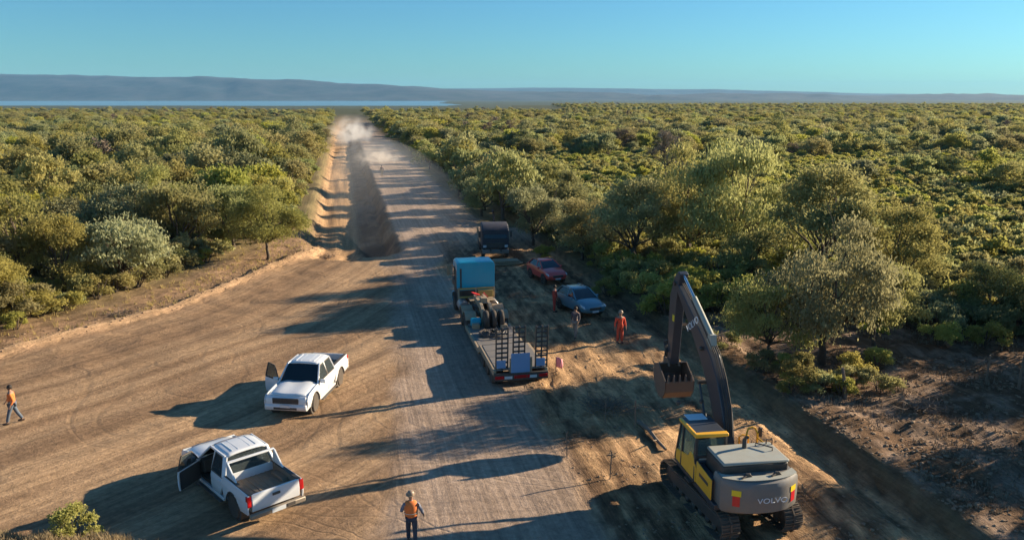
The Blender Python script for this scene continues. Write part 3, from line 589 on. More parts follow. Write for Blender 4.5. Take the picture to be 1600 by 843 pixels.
def pickup(label, x, y, rz, opens, sportbar, zoff=0.0):
    P = thing('pickup_truck', label, 'pickup truck', (x, y, hz(x, y) + .02 + zoff), rz, 'white double-cab pickups')
    W = .93; FX, RX = 1.61, -1.61
    def plate(poly, ya, yb, name, m=M_WHITE, par=P, bev=.02): return MB().prism(poly, ya, yb, 'y').build(name, m, par, bev, seg=3, bulge=1 if yb > 0 else -1)
    for s in (-1, 1):
        ya, yb = (s * (W - .06), s * W)
        front = [(1.03, .42), (1.03, 1.10), (1.5, 1.08), (2.15, 1.02), (2.42, .93), (2.50, .78), (2.50, .50), (2.12, .42)] + arcp(FX, .40, .48, 0.05, math.pi - .05)
        plate(front, ya, yb, 'front_wing')
        bed = [(-.90, .42), (-1.10, .42)] + arcp(RX, .40, .48, .05, math.pi - .05) + [(-2.12, .46), (-2.66, .52), (-2.70, .80), (-2.68, 1.16), (-.90, 1.16)]
        plate(bed, ya, yb, 'bed_side')
        MB().prism(arcp(FX, .40, .505, 0, math.pi, 13) + arcp(FX, .40, .47, math.pi, 0, 13), s * (W - .02), s * (W + .018)).build('wheel_arch', M_PLAS, P)
        MB().prism(arcp(RX, .40, .505, 0, math.pi, 13) + arcp(RX, .40, .47, math.pi, 0, 13), s * (W - .02), s * (W + .018)).build('wheel_arch', M_PLAS, P)
        MB().box((.07, s * (W - .05), .36), (1.95, .10, .11)).build('sill', M_WHITE, P, .02)
        MB().box((.07, s * (W + .04), .30), (1.8, .12, .04)).build('side_step', M_PLAS, P, .01); MB().box((1.0, s * (W - .09), .75), (.02, .02, .55)).build('hinge_gap', M_PLAS, P)
        # inner wheel wells keep the arches dark
        for cx in (FX, RX): MB().lathe([(.50, 0), (.50, -s * .28)], (cx, s * (W - .04), .42), 20, 'y').build('wheel_well', M_PLAS, P)
        # pillars and cant rail
        b = MB(); yl, yt = s * (W - .055), s * .70
        b.bar((1.12, yl, 1.07), (.40, yt, 1.70), .07, .06); b.bar((.02, yl, 1.08), (-.02, yt + s * .01, 1.72), .08, .05); b.bar((-.90, yl, 1.1), (-.72, yt, 1.70), .14, .06); b.bar((.40, yt, 1.70), (-.72, yt, 1.70), .06, .07)
        b.build('cab_pillars', M_WHITE, P, .012)
        # doors
        for nm, x0, x1 in (('front_door', .0, 1.02), ('rear_door', -.89, -.01)):
            op = opens.get((nm[0], s), 0)
            D = thing(nm, None, None); D.parent = P
            hx = x1 - .01; D.location = (hx, s * (W - .03), 0); D.rotation_euler = (0, 0, -s * op)
            poly = [(x0 - hx + .012, .42), (x0 - hx + .012, 1.09), (x1 - hx, 1.10), (x1 - hx, .42)]
            if nm == 'rear_door': poly = [(x0 - hx + .012, .78), (x0 - hx + .012, 1.09), (x1 - hx, 1.09), (x1 - hx, .42), (x0 - hx + .30, .42)]
            b = MB(); b.prism(poly, -.030 * s, .032 * s, 'y'); b.build('door_skin', M_WHITE, D, .012, seg=3, bulge=s)
            MB().prism([(a * .94 - .03, c_ * .95 + .03) for a, c_ in poly], -.045 * s, -.031 * s).build('door_lining', M_TRIM, D)
            tin = .20
            if nm == 'front_door': c = [(x0 - hx + .02, 1.10), (x1 - hx - .03, 1.10), (.50 - hx, 1.62), (x0 - hx + .02, 1.66)]
            else: c = [(x0 - hx + .03, 1.10), (x1 - hx - .04, 1.10), (x1 - hx - .04, 1.66), (x0 - hx + .20, 1.64)]
            q = [Vector((a, -s * tin * (z - 1.1) / .6 + 0.0, z)) for a, z in c]
            fr = MB()
            for i in range(4): fr.bar(q[i], q[(i + 1) % 4], .045, .045)
            fr.build('window_frame', M_WHITE if nm == 'x' else M_PLAS, D, .006)
            g_ = MB(); g_.quad(*q); o = g_.build('window_pane', M_CARG, D); sm = o.modifiers.new('t', 'SOLIDIFY'); sm.thickness = .006
            MB().box((x0 - hx + .16, s * .045, .98), (.2, .03, .035)).build('door_handle', M_WHITE, D, .008)
        b = MB(); b.box((.98, s * (W + .13), 1.15), (.10, .22, .17)); b.bar((.95, s * (W - .02), 1.12), (.98, s * (W + .05), 1.13), .05, .05); b.build('wing_mirror', M_WHITE, P, .03)
        MB().prism([(-2.70, .78), (-2.715, .80), (-2.70, 1.13), (-2.58, 1.13), (-2.56, .78)], s * (W - .13), s * (W + .008)).build('tail_lamp', M_REDL, P, .012)
        MB().prism([(2.30, .86), (2.36, 1.0), (2.46, .90), (2.52, .80), (2.50, .74), (2.36, .78)], s * (W - .32), s * (W + .004)).build('headlight', M_LAMP, P, .012)
        MB().lathe([(.03, 0), (.06, .02), (.06, .05)], (2.50, s * .70, .52), 12, 'x').build('fog_lamp', M_PLAS, P)
        MB().box((-1.79, s * (W - .13), 1.165), (1.78, .13, .025)).build('bed_rail', M_PLAS, P, .008)
        MB().box((-1.79, s * (W - .12), .88), (1.74, .05, .52)).build('bed_inner_side', M_BED, P)
    # roof, glass
    rv = []; nx_, ny_ = 9, 9
    for i in range(nx_):
        for j in range(ny_):
            a, c = i / (nx_ - 1), j / (ny_ - 1) * 2 - 1
            xx = -.78 + a * 1.22; hw = .73 - .03 * abs(2 * a - 1) ** 3; zz = 1.765 + .028 * (1 - c * c) - .05 * abs(c) ** 6 - .06 * max(0, a - .75) * 2 - .05 * max(0, .2 - a)
            rv.append((xx, c * hw, zz))
    fs = [(i * ny_ + j, i * ny_ + j + 1, (i + 1) * ny_ + j + 1, (i + 1) * ny_ + j) for i in range(nx_ - 1) for j in range(ny_ - 1)]
    b = MB(); b.add(rv, fs); o = b.build('roof', M_WHITE, P, 0, smooth='full'); sm = o.modifiers.new('t', 'SOLIDIFY'); sm.thickness = .06; sm.offset = -1
    b = MB()
    for yy in (-.4, -.2, .2, .4): b.bar((-.6, yy, 1.79), (.25, yy, 1.785), .03, .014)
    b.build('roof_rib', M_WHITE, o)
    for nm, q in (('windshield', [(1.13, .80, 1.08), (1.13, -.80, 1.08), (.45, -.66, 1.70), (.45, .66, 1.70)]), ('rear_window', [(-.92, .76, 1.16), (-.92, -.76, 1.16), (-.76, -.66, 1.68), (-.76, .66, 1.68)])):
        g_ = MB(); g_.quad(*q); o = g_.build(nm, M_CARG if nm[0] == 'r' else M_GLASS, P); sm = o.modifiers.new('t', 'SOLIDIFY'); sm.thickness = .008
    MB().prism([(-.93, .45), (-.93, 1.16), (-.87, 1.16), (-.87, .45)], -W + .07, W - .07).build('cab_back', M_WHITE, P, .01)
    # bonnet
    hv = []; nx_, ny_ = 8, 11
    for i in range(nx_):
        for j in range(ny_):
            a, c = i / (nx_ - 1), j / (ny_ - 1) * 2 - 1
            xx = 1.06 + a * 1.36 - .07 * c * c * a; z0_ = 1.13 - .10 * a - .14 * max(0, a - .72) ; zz = z0_ + .035 * (1 if abs(c) < .62 and abs(c) > .2 else .4) * (1 - a * .4) - .075 * abs(c) ** 5
            hv.append((xx, c * (W - .03) * (1 - .03 * a), zz))
    b = MB(); b.add(hv, [(i * ny_ + j, i * ny_ + j + 1, (i + 1) * ny_ + j + 1, (i + 1) * ny_ + j) for i in range(nx_ - 1) for j in range(ny_ - 1)])
    o = b.build('bonnet', M_WHITE, P, 0, smooth='full'); sm = o.modifiers.new('t', 'SOLIDIFY'); sm.thickness = .05; sm.offset = -1
    # front face
    b = MB(); b.prism([(2.30, .60), (2.40, .98), (2.50, .92), (2.56, .72), (2.56, .62)], -.86, .86); b.build('front_panel', M_WHITE, P, .03)
    b = MB(); b.prism([(2.1, .40), (2.1, .66), (2.58, .66), (2.64, .58), (2.62, .42), (2.5, .36)], -.90, .90); b.build('front_bumper', M_WHITE, P, .05, seg=3)
    b = MB(); b.box((2.55, 0, .80), (.06, 1.12, .24)); gr = b.build('grille', M_PLAS, P, .02)
    for zz in (.74, .80, .86): MB().box((2.585, 0, zz), (.02, 1.0, .018)).build('grille_bar', M_BLACK, gr)
    MB().box((2.62, 0, .50), (.04, 1.0, .10)).build('lower_intake', M_PLAS, P, .01)
    MB().box((2.645, 0, .60), (.01, .42, .12)).build('number_plate', M_PLATE, P)
    # bed
    MB().box((-1.79, 0, .84), (1.74, 1.64, .05)).build('bed_floor', M_BED, P)
    b = MB()
    for k in range(9): b.box((-1.79, -.68 + k * .17, .872), (1.70, .06, .016))
    b.build('bed_rib', M_BED, P)
    for s in (-1, 1): MB().prism([(-2.05, .86), (-1.95, .97), (-1.27, .97), (-1.17, .86)], s * .58, s * .80).build('wheel_box', M_BED, P, .02)
    tg = MB().prism([(-2.70, .60), (-2.73, .86), (-2.70, 1.165), (-2.63, 1.165), (-2.63, .60)], -.79, .79).build('tailgate', M_WHITE, P, .018, seg=3)
    MB().box((-2.735, 0, .98), (.02, .26, .09)).build('tailgate_handle', M_PLAS, tg, .01)
    b = MB(); b.box((-2.78, .0, .50), (.14, 1.84, .16)); bp_ = b.build('rear_bumper', M_RBUMP, P, .03); MB().box((-2.855, 0, .50), (.012, .46, .13)).build('number_plate', M_PLATE, bp_)
    MB().box((-2.86, -.42, .52), (.02, .26, .10)).build('tow_recess', M_PLAS, bp_)
    MB().box((0, 0, .42), (4.7, 1.30, .18)).build('chassis', M_PLAS, P); MB().box((.1, 0, .50), (1.9, 1.72, .06)).build('cab_floor', M_TRIM, P)
    MB().box((1.0, 0, .85), (.35, 1.64, .48)).build('dashboard', M_TRIM, P, .04)
    for yy in (-.38, .38):
        b = MB(); b.box((.32, yy, .72), (.52, .52, .2)); b.box((.02, yy, 1.05), (.16, .50, .66), Matrix.Rotation(R(-12), 3, 'Y')); b.box((-.06, yy, 1.45), (.1, .26, .18)); b.build('front_seat', M_SEAT, P, .05)
    b = MB(); b.box((-.45, 0, .70), (.5, 1.36, .2)); b.box((-.72, 0, 1.02), (.14, 1.36, .6), Matrix.Rotation(R(-8), 3, 'Y')); b.build('rear_seat', M_SEAT, P, .05)
    b = MB(); b.lathe([(.175, 0), (.19, .02), (.175, .04)], (0, 0, 0), 20, 'z'); o = b.build('steering_wheel', M_PLAS, P, 0, smooth=True); o.location = (.68, .38, 1.06); o.rotation_euler = (0, R(-65), 0)
    if sportbar:
        b = MB()
        for s in (-1, 1): b.prism([(-.98, 1.18), (-1.04, 1.62), (-.98, 1.66), (-1.12, 1.64), (-1.62, 1.22), (-1.66, 1.18)], s * .76, s * .82)
        b.box((-1.03, 0, 1.63), (.10, 1.6, .06)); b.build('sports_bar', M_WHITE, P, .02)
    for cx in (FX, RX):
        for s in (-1, 1): wheel(P, cx, s * (W - .13), steer=(R(6) if cx == FX else 0))
        MB().tube([(cx, -.75, .40), (cx, .75, .40)], .05, 8).build('axle', M_PLAS, P)
    MB().tube([(-2.0, -.55, 1.0), (-2.3, -.55, 1.0)], .01, 3)
    return P
m_, t_, b_ = new_mat('car_glass')
b_.inputs['Base Color'].default_value = (.18, .22, .23, 1); b_.inputs['Roughness'].default_value = .02; b_.inputs['Transmission Weight'].default_value = .8; b_.inputs['IOR'].default_value = 1.12
M_CARG = m_
M_RBUMP = mat('bumper_steel', (.33, .30, .25, 1), .35, metal=.5, dust=.6, dustcol=DUSTC)
pickup('white double-cab pickup nearest the camera, seen from behind with its front door open', -9.17, 24.65, R(133), {('f', 1): R(62)}, True)
pickup('white double-cab pickup facing the camera on the turning area, its far door open', -9.05, 33.5, R(-97), {('f', -1): R(58)}, False)
# ------------------------------------------------------------------ low-loader and its tractor
M_CYAN = mat('cyan_paint', (.0, .36, .50, 1), .35, coat=.3, var=.06, dust=.06, dustcol=DUSTC)
M_NAVY = mat('dark_blue_paint', (.012, .022, .045, 1), .55, coat=.0, dust=.25, dustcol=DUSTC)
M_TAN = mat('dusty_tan_steel', (.33, .25, .16, 1), .6, dust=.5, dustcol=(.42, .31, .19))
M_DECK = mat('deck_steel', (.15, .15, .15, 1), .6, dust=.6, dustcol=(.30, .23, .16), bump=.3)
M_SHADEDP = mat('shaded_white_plate', (.22, .36, .58, 1), .4, var=.08)  # white boards, the blue cast of the shade put into the colour
M_RACK = mat('yellow_rack', (.42, .30, .06, 1), .5, dust=.5, dustcol=DUSTC)
TH = R(90) + ROAD_RZ
def along(s, off=0.0, bx=.40, by=34.55): return (bx + math.cos(TH) * s - math.sin(TH) * off, by + math.sin(TH) * s + math.cos(TH) * off)
x0_, y0_ = along(0)
T = thing('lowboy_trailer', 'empty grey low-bed trailer with three black ladder ramps raised at its rear', 'trailer', (x0_, y0_, hz(x0_, y0_) + .02), TH)
for s in (-1, 1): MB().prism([(0, .65), (0, .93), (3.85, .93), (4.5, .60), (8.7, .60), (8.7, .36), (4.3, .36), (3.7, .65)], s * 1.13, s * 1.27).build('side_rail', M_TAN, T, .02)
b = MB(); b.prism([(0, .65), (0, .88), (3.8, .88), (4.5, .54), (8.6, .54), (8.6, .34), (4.3, .34), (3.7, .6)], -.45, .45); b.build('chassis_beam', M_BLACK, T, .02)
for k in range(4): MB().box((.48 + k * .955, 0, .925), (.93, 2.26, .05)).build('deck_plate', M_DECK, T, .008)
MB().prism([(3.87, .95), (3.87, .90), (4.5, .56), (4.5, .61)], -1.13, 1.13).build('deck_plate', M_DECK, T)
for k in range(4): MB().box((4.98 + k * .955, 0, .585), (.93, 2.26, .05)).build('deck_plate', M_DECK, T, .008)
for k in range(3): MB().box((.4 + k * 1.2, 0, .66), (.1, 2.3, .1)).build('cross_member', M_BLACK, T)
for ax in (.95, 2.15, 3.35):
    MB().tube([(ax, -1.0, .40), (ax, 1.0, .40)], .06, 8).build('axle', M_BLACK, T)
    for s in (-1, 1): wheel(T, ax, s * 1.08, .40, .26, hubm=M_TAN); wheel(T, ax, s * .80, .40, .24, hubm=M_TAN)
# gooseneck
for s in (-1, 1):
    b = MB(); b.prism([(8.3, .36), (8.3, .66), (8.75, 1.45), (9.3, 1.62), (11.6, 1.62), (11.6, 1.38), (9.5, 1.30), (8.95, .36)], s * .16, s * .34); b.build('gooseneck_beam', M_TAN, T, .02)
b = MB(); b.box((10.4, 0, 1.58), (1.6, .30, .05)); b.prism([(8.45, .62), (8.6, .70), (8.6, .62), (8.5, .58)], -1.1, 1.1); b.build('gooseneck_deck', M_DECK, T, .01)
for px_, py_, l in ((8.0, .78, .5), (7.6, -.7, .42), (9.9, 0, .5)): MB().box((px_, py_, .74 if px_ < 9 else 1.72), (l, .38, .26)).build('timber_block', M_TAN, T, .02)
b = MB(); b.tube([(10.9, .25, 1.72), (11.2, .5, 1.85), (11.5, .2, 1.7), (11.9, -.1, 1.5)], .03, 6); b.tube([(10.7, -.35, 1.68), (11.1, -.2, 1.8), (11.5, -.3, 1.7)], .03, 6); b.build('air_hose', M_RED, T, 0, smooth=True)
MB().lathe([(.20, -.28), (.24, -.24), (.24, .24), (.20, .28)], (8.35, .72, .86), 16, 'y').build('air_tank', M_CYAN, T, 0, smooth=True)
# ramps: ladders standing on end
for yy, xx in ((.86, .14), (.05, .24), (-.98, .12)):
    r_ = thing('ramp', None, None); r_.parent = T; r_.location = (xx, yy, .93); r_.rotation_euler = (0, R(-4), 0)
    for o_ in (-.27, 0, .27): MB().box((0, o_, 1.0), (.14, .045, 2.05)).build('ramp_beam', M_BLACK, r_, .006)
    for k in range(9):
        for o_ in (-.135, .135): MB().box((0, o_, .10 + k * .23), (.11, .23, .05)).build('rung', M_BLACK, r_)
MB().box((-.08, .03, 1.22), (.03, .88, .98)).build('warning_board', M_SHADEDP, T, .015)
for yy in (.92, -.92): MB().box((-.04, yy, 1.22), (.02, .42, .38)).build('small_plate', M_SHADEDP, T, .01)
for yy in (.46, -.46): MB().box((-.03, yy, 1.12), (.05, .13, .72)).build('board_post', M_TAN, T, .01)
b = MB(); b.box((-.05, 0, .62), (.16, 2.54, .36)); b.build('rear_beam', M_BLACK, T, .02)
for yy, w_ in ((1.0, .42), (-.02, .46), (-1.02, .40), (.28, .1), (-.34, .12)): MB().box((-.14, yy, .62), (.03, w_, .15)).build('tail_lamp', M_REDL, T, .01)
for yy in (.6, -.55): MB().box((-.14, yy, .60), (.02, .36, .13)).build('number_plate', M_PLATE, T)
for q_ in range(3): MB().lathe([(.26, -.12), (.46, -.12), (.50, -.05), (.50, .05), (.46, .12), (.26, .12)], (7.9, -.62 + q_ * .42, 1.10), 22, 'y').build('spare_tyre', M_RUB, T, 0, smooth=True)
CG = thing('chain_heap', 'dark heap of chains and straps lying on the front of the trailer deck', 'chains', along(6.4, .1) + (hz(*along(6.4, .1)) + .63,), TH)
gg_ = random.Random(4)
for q_ in range(26):
    a_ = gg_.uniform(0, 6.28); r__ = gg_.uniform(.1, .65); pts_ = [Vector((r__ * math.cos(a_ + t_ * .7) * 1.1, r__ * math.sin(a_ + t_ * .7) * 1.2, .05 + .22 * gg_.random() * (1 - r__))) for t_ in range(5)]
    MB().tube(pts_, .04, 5).build('chain', M_BLACK, CG, 0, smooth=True)
# tractor
x1_, y1_ = along(10.0)
K = thing('tractor_truck', 'cyan-blue cab-over tractor truck coupled to the low-bed trailer', 'truck', (x1_, y1_, hz(x1_, y1_) + .02), TH)
for s in (-1, 1): MB().box((2.3, s * .42, .98), (6.6, .10, .24)).build('frame_rail', M_BLACK, K, .01)
for ax in (-.75, .60):
    for s in (-1, 1):
        wheel(K, ax, s * 1.06, .52, .30, hubm=M_TAN); wheel(K, ax, s * .74, .52, .28, hubm=M_TAN)
        b = MB(); b.prism(arcp(ax, .53, .62, R(25), R(155), 11) + arcp(ax, .53, .59, R(155), R(25), 11), s * .60, s * 1.24); b.build('mudguard', M_TAN, K, .005)
    MB().tube([(ax, -1, .52), (ax, 1, .52)], .08, 8).build('axle', M_BLACK, K)
MB().lathe([(.5, 1.12), (.52, 1.22), (.48, 1.24)], (.2, 0, 0), 24).build('fifth_wheel', M_BLACK, K, 0, smooth=True)
for s in (-1, 1): MB().lathe([(.30, 1.6), (.33, 1.63), (.33, 2.52), (.30, 2.55)], (0, s * .88, .78), 22, 'x').build('fuel_tank', M_ALLOY, K, 0, smooth=True)
for s in (-1, 1): wheel(K, 4.05, s * 1.02, .52, .30, hubm=M_TAN)
# rack behind the cab
for yy in (-1.05, .05, 1.1): MB().bar((2.35, yy, 1.1), (2.35, yy, 1.78), .10, .10).build('rack_post', M_TAN, K, .01)
for zz in (1.2, 1.72): MB().box((2.35, 0, zz), (.08, 2.2, .10)).build('rack_rail', M_RACK, K, .01)
MB().box((2.2, -.5, 1.45), (.25, .9, .36)).build('tool_chest', M_RACK, K, .02)
MB().box((1.85, -.2, 1.16), (.9, 1.5, .05)).build('catwalk', M_TAN, K, .01)
# cab shell: rounded box with a raised roof
def shell(name, xs, prof, m, parent, par=8):
    """loft of rounded rectangles: prof(x) -> (half width, z0, z1, corner)"""
    vs = []; n = 0
    for x in xs:
        w_, za, zb, c = prof(x); ring = []
        for (sy, sz, a0) in ((1, 1, 0), (-1, 1, 90), (-1, -1, 180), (1, -1, 270)):
            cy, cz = sy * (w_ - c), (zb - c if sz > 0 else za + c)
            for k in range(par):
                a = R(a0 + 90 * k / (par - 1)); ring.append((x, cy + c * math.cos(a), cz + c * math.sin(a)))
        n = len(ring); vs += ring
    fs = [(i * n + k, i * n + (k + 1) % n, (i + 1) * n + (k + 1) % n, (i + 1) * n + k) for i in range(len(xs) - 1) for k in range(n)]
    fs += [tuple(range(n)), tuple(range(len(xs) * n - 1, (len(xs) - 1) * n - 1, -1))]
    return MB().add(vs, fs).build(name, m, parent, 0, smooth=True)
def cabp(x):
    e = max(0, x - 4.1); q = max(0, 2.75 - x)
    return (1.17 - .03 * q * 4 - .10 * e, 1.55, 3.28 - .9 * e * e - .25 * q * q * 6 - .10 * q, .20)
cb_ = shell('cab', [2.62, 2.68, 2.8, 3.2, 3.8, 4.1, 4.4, 4.65, 4.78], cabp, M_CYAN, K)
b = MB(); b.prism([(2.75, 1.6), (2.75, 2.75), (3.3, 2.85), (4.2, 2.7), (4.6, 1.9), (4.6, 1.6)], 1.172, 1.185); b.build('side_panel', M_BLACK, cb_)
b = MB(); b.prism([(3.35, 1.98), (3.35, 2.9), (4.1, 2.85), (4.5, 1.98)], 1.186, 1.196); b.build('side_window', M_GLASS, cb_)
b = MB(); b.prism([(3.35, 1.98), (3.35, 2.8), (4.1, 2.8), (4.5, 1.98)], -1.186, -1.165); b.build('side_window', M_GLASS, cb_)
b = MB(); b.quad((4.80, 1.02, 1.95), (4.80, -1.02, 1.95), (4.60, -.98, 2.85), (4.60, .98, 2.85)); o = b.build('windshield', M_GLASS, cb_); o.modifiers.new('t', 'SOLIDIFY').thickness = .02
b = MB(); b.box((4.72, 0, .72), (.35, 2.36, .62)); b.build('front_bumper', M_CYAN, K, .06, seg=3)
b = MB(); b.box((3.75, 0, 1.15), (1.9, 2.1, .8)); b.build('cab_base', M_BLACK, K)
for s in (-1, 1):
    b = MB(); b.box((4.5, s * 1.42, 2.45), (.14, .22, .62)); b.tube([(4.5, s * 1.12, 2.8), (4.5, s * 1.42, 2.75)], .02, 5); b.tube([(4.5, s * 1.12, 2.2), (4.5, s * 1.42, 2.2)], .02, 5); b.build('wing_mirror', M_TAN, K, .02)
    b = MB(); b.prism(arcp(4.05, .55, .62, R(0), R(180), 11) + arcp(4.05, .55, .57, R(180), R(0), 11), s * .85, s * 1.2); b.build('mudguard', M_BLACK, K)
b = MB(); b.box((2.60, .92, 2.3), (.03, .10, 1.2)); b.build('air_duct', M_BLACK, cb_, .02)
# ------------------------------------------------------------------ dark truck under the trees
xt, yt_ = -1.55, 66.2
Q = thing('flatbed_truck', 'dark blue truck parked facing the camera in the tree shade beyond the cyan truck', 'truck', (xt, yt_, hz(xt, yt_) + .02), R(-84))
for s in (-1, 1): MB().box((-1.2, s * .42, .85), (7.0, .1, .24)).build('frame_rail', M_BLACK, Q)
c_ = shell('cab', [-.2, -.1, .3, 1.0, 1.5, 1.75, 1.85], lambda x: (1.12 - .06 * max(0, x - 1.4), .95, 2.85 - .7 * max(0, x - 1.1) ** 2, .14), M_NAVY, Q)
b = MB(); b.quad((1.90, .95, 1.75), (1.90, -.95, 1.75), (1.72, -.9, 2.5), (1.72, .9, 2.5)); b.build('windshield', M_GLASS, c_).modifiers.new('t', 'SOLIDIFY').thickness = .03
b = MB(); b.box((1.88, 0, 1.2), (.08, 1.5, .42)); b.build('grille', M_BLACK, Q, .02); b = MB(); b.box((1.95, 0, .70), (.25, 2.2, .32)); b.build('front_bumper', M_GREY, Q, .04)
for s in (-1, 1):
    MB().box((1.93, s * .88, 1.12), (.04, .26, .2)).build('headlight', M_LAMP, Q, .02); wheel(Q, 1.05, s * .98, .48, .28, hubm=M_TAN)
    for ax in (-2.6, -3.8): wheel(Q, ax, s * .95, .48, .30, hubm=M_TAN)
    b = MB(); b.box((1.75, s * 1.3, 2.1), (.1, .18, .5)); b.bar((1.7, s * 1.1, 2.3), (1.75, s * 1.3, 2.3), .03, .03); b.build('wing_mirror', M_BLACK, Q, .01)
MB().box((-2.5, 0, 1.12), (4.6, 2.3, .14)).build('flatbed', M_TAN, Q, .01)
b = MB(); b.box((-.25, 0, 1.75), (.08, 2.2, 1.1)); b.build('headboard', M_GREY, Q)
for k in range(4):
    for s in (-1, 1): MB().box((-.6 - k * 1.25, s * 1.12, 1.5), (.07, .07, .75)).build('stake', M_TAN, Q)
b = MB(); b.tube([(-3.9, .4, 1.3), (-3.7, .3, 3.0), (-2.2, .1, 3.5)], .09, 8); b.build('loader_crane', M_NAVY, Q, 0, smooth=True)
# planks near its front
PL = thing('timber_stack', 'low stack of pale planks lying in front of the dark truck', 'timber', (-.35, 62.2, hz(-.35, 62.2)), R(8))
gq = random.Random(8)
for k in range(9): MB().box((gq.uniform(-.15, .15), (k % 3 - 1) * .36, .08 + .13 * (k // 3)), (2.0, .28, .09), Matrix.Rotation(gq.uniform(-.08, .08), 3, 'Z')).build('plank', M_TAN, PL, .01)

# ------------------------------------------------------------------ cars
def car(name, label, paint, roofm, x, y, rz, L=4.25, Wd=.87, Hh=1.52, suv=0.0):
    A = thing(name, label, 'car', (x, y, hz(x, y) + .02), rz); g = .08 * suv
    st = [(-L / 2, .42, .86, .72), (-L / 2 + .06, .30, .98, .80), (-L / 2 + .5, .24, 1.02, .86), (-L / 2 + 1.3, .22, 1.0, .87), (0, .22, .97, .87), (L / 2 - 1.35, .22, .95, .87), (L / 2 - .95, .24, .92, .865), (L / 2 - .35, .28, .82, .83), (L / 2 - .06, .34, .70, .76), (L / 2, .40, .60, .66)]
    vs = []
    for sx, za, zb, hw in st:
        za += g; zb += g * 1.5; hw *= Wd / .87
        half = [(0, za), (hw * .75, za), (hw * .96, za + .10), (hw, za + (zb - za) * .45), (hw * .985, za + (zb - za) * .8), (hw * .90, zb - .015), (hw * .6, zb + .02), (0, zb + .03)]
        ring = half + [(-a, z) for a, z in half[-2:0:-1]]; vs += [(sx, a, z) for a, z in ring]
    n = 14; fs = [(i * n + k, i * n + (k + 1) % n, (i + 1) * n + (k + 1) % n, (i + 1) * n + k) for i in range(len(st) - 1) for k in range(n)] + [tuple(range(n)), tuple(range(len(st) * n - 1, (len(st) - 1) * n - 1, -1))]
    MB().add(vs, fs).build('body', paint, A, 0, smooth=True)
    # greenhouse
    zb = .95 + g * 1.5; q = [(-L / 2 + .35, zb + .03), (-L / 2 + .75, Hh - .06), (-L / 2 + 1.1, Hh), (L / 2 - 2.1, Hh), (L / 2 - 1.75, Hh - .05), (L / 2 - 1.05, zb - .0)]
    vs = []
    for sx, z in q:
        hw = Wd * (.93 if z < zb + .1 else .70); vs += [(sx, hw, z), (sx, -hw, z)]
    b = MB(); b.add(vs, [(2 * i, 2 * i + 1, 2 * i + 3, 2 * i + 2) for i in range(5)] + [tuple(range(0, 12, 2)), tuple(range(11, 0, -2))] + [(0, 10, 11, 1)]); b.build('windows', M_GLASS, A, .02)
    rv = []
    for i in range(6):
        for j in range(7):
            a = i / 5; c = j / 3 - 1; rv.append((-L / 2 + .78 + a * (L - 2.5 - .05), c * Wd * .71, Hh + .02 - .05 * (2 * a - 1) ** 4 - .05 * c ** 4))
    o = MB().add(rv, [(i * 7 + j, i * 7 + j + 1, (i + 1) * 7 + j + 1, (i + 1) * 7 + j) for i in range(5) for j in range(6)]).build('roof', roofm, A, 0, smooth='full'); o.modifiers.new('t', 'SOLIDIFY').thickness = .03
    for s in (-1, 1):
        hw, ht = s * Wd * .935, s * Wd * .705
        b = MB(); b.bar((L / 2 - 1.03, hw, zb), (L / 2 - 1.78, ht, Hh - .03), .07, .05); b.bar((-.15, hw, zb), (-.2, ht, Hh - .02), .07, .04); b.bar((-L / 2 + .38, hw, zb), (-L / 2 + .78, ht, Hh - .04), .16, .05); b.bar((L / 2 - 1.78, ht, Hh - .02), (-L / 2 + .78, ht, Hh - .02), .05, .05); b.build('pillars', paint, A, .01)
        for cx in (L / 2 - .80, -L / 2 + .78):
            MB().lathe([(.36, 0), (.36, s * .02)], (cx, s * (Wd + .0), .34 + g), 22, 'y').build('wheel_arch', M_PLAS, A); wheel(A, cx, s * (Wd - .085), .32 + g * .5, .21)
        MB().prism([(L / 2 - .42, .66 + g), (L / 2 - .5, .80 + g), (L / 2 - .15, .74 + g), (L / 2 - .03, .62 + g)], s * Wd * .50, s * Wd * .95).build('headlight', M_LAMP, A, .02)
        MB().box((-L / 2 + .10, s * Wd * .78, .86 + g), (.12, .22, .22)).build('tail_lamp', M_REDL, A, .03)
        b = MB(); b.box((L / 2 - 1.35, s * (Wd + .09), 1.02 + g), (.12, .18, .13)); b.build('wing_mirror', paint, A, .03)
        for xx in (.35, -.75): MB().box((xx, s * (Wd + .003), .84 + g), (.16, .02, .03)).build('door_handle', paint, A)
    b = MB(); b.box((L / 2 - .02, 0, .58 + g), (.08, .8, .16)); b.build('grille', M_PLAS, A, .02); b = MB(); b.box((L / 2 + .0, 0, .40 + g), (.05, .42, .1)); b.build('number_plate', M_PLATE, A)
    return A
M_CRED = mat('red_car_paint', (.75, .06, .05, 1), .3, coat=.7, dust=.15, dustcol=DUSTC); M_SILV = mat('blue_car_paint', (.07, .22, .30, 1), .28, metal=.2, coat=.7, dust=.2, dustcol=DUSTC)
car('red_car', 'small red car parked under the roadside trees with its bonnet in the sun', M_CRED, M_CRED, 2.5, 56.3, R(-66), 3.7, .80, 1.5, 1)
car('blue_car', 'blue-grey hatchback parked under the broad tree, nearer than the red car', M_SILV, M_SILV, 4.15, 47.5, R(-64), 3.8, .82, 1.5, .6)

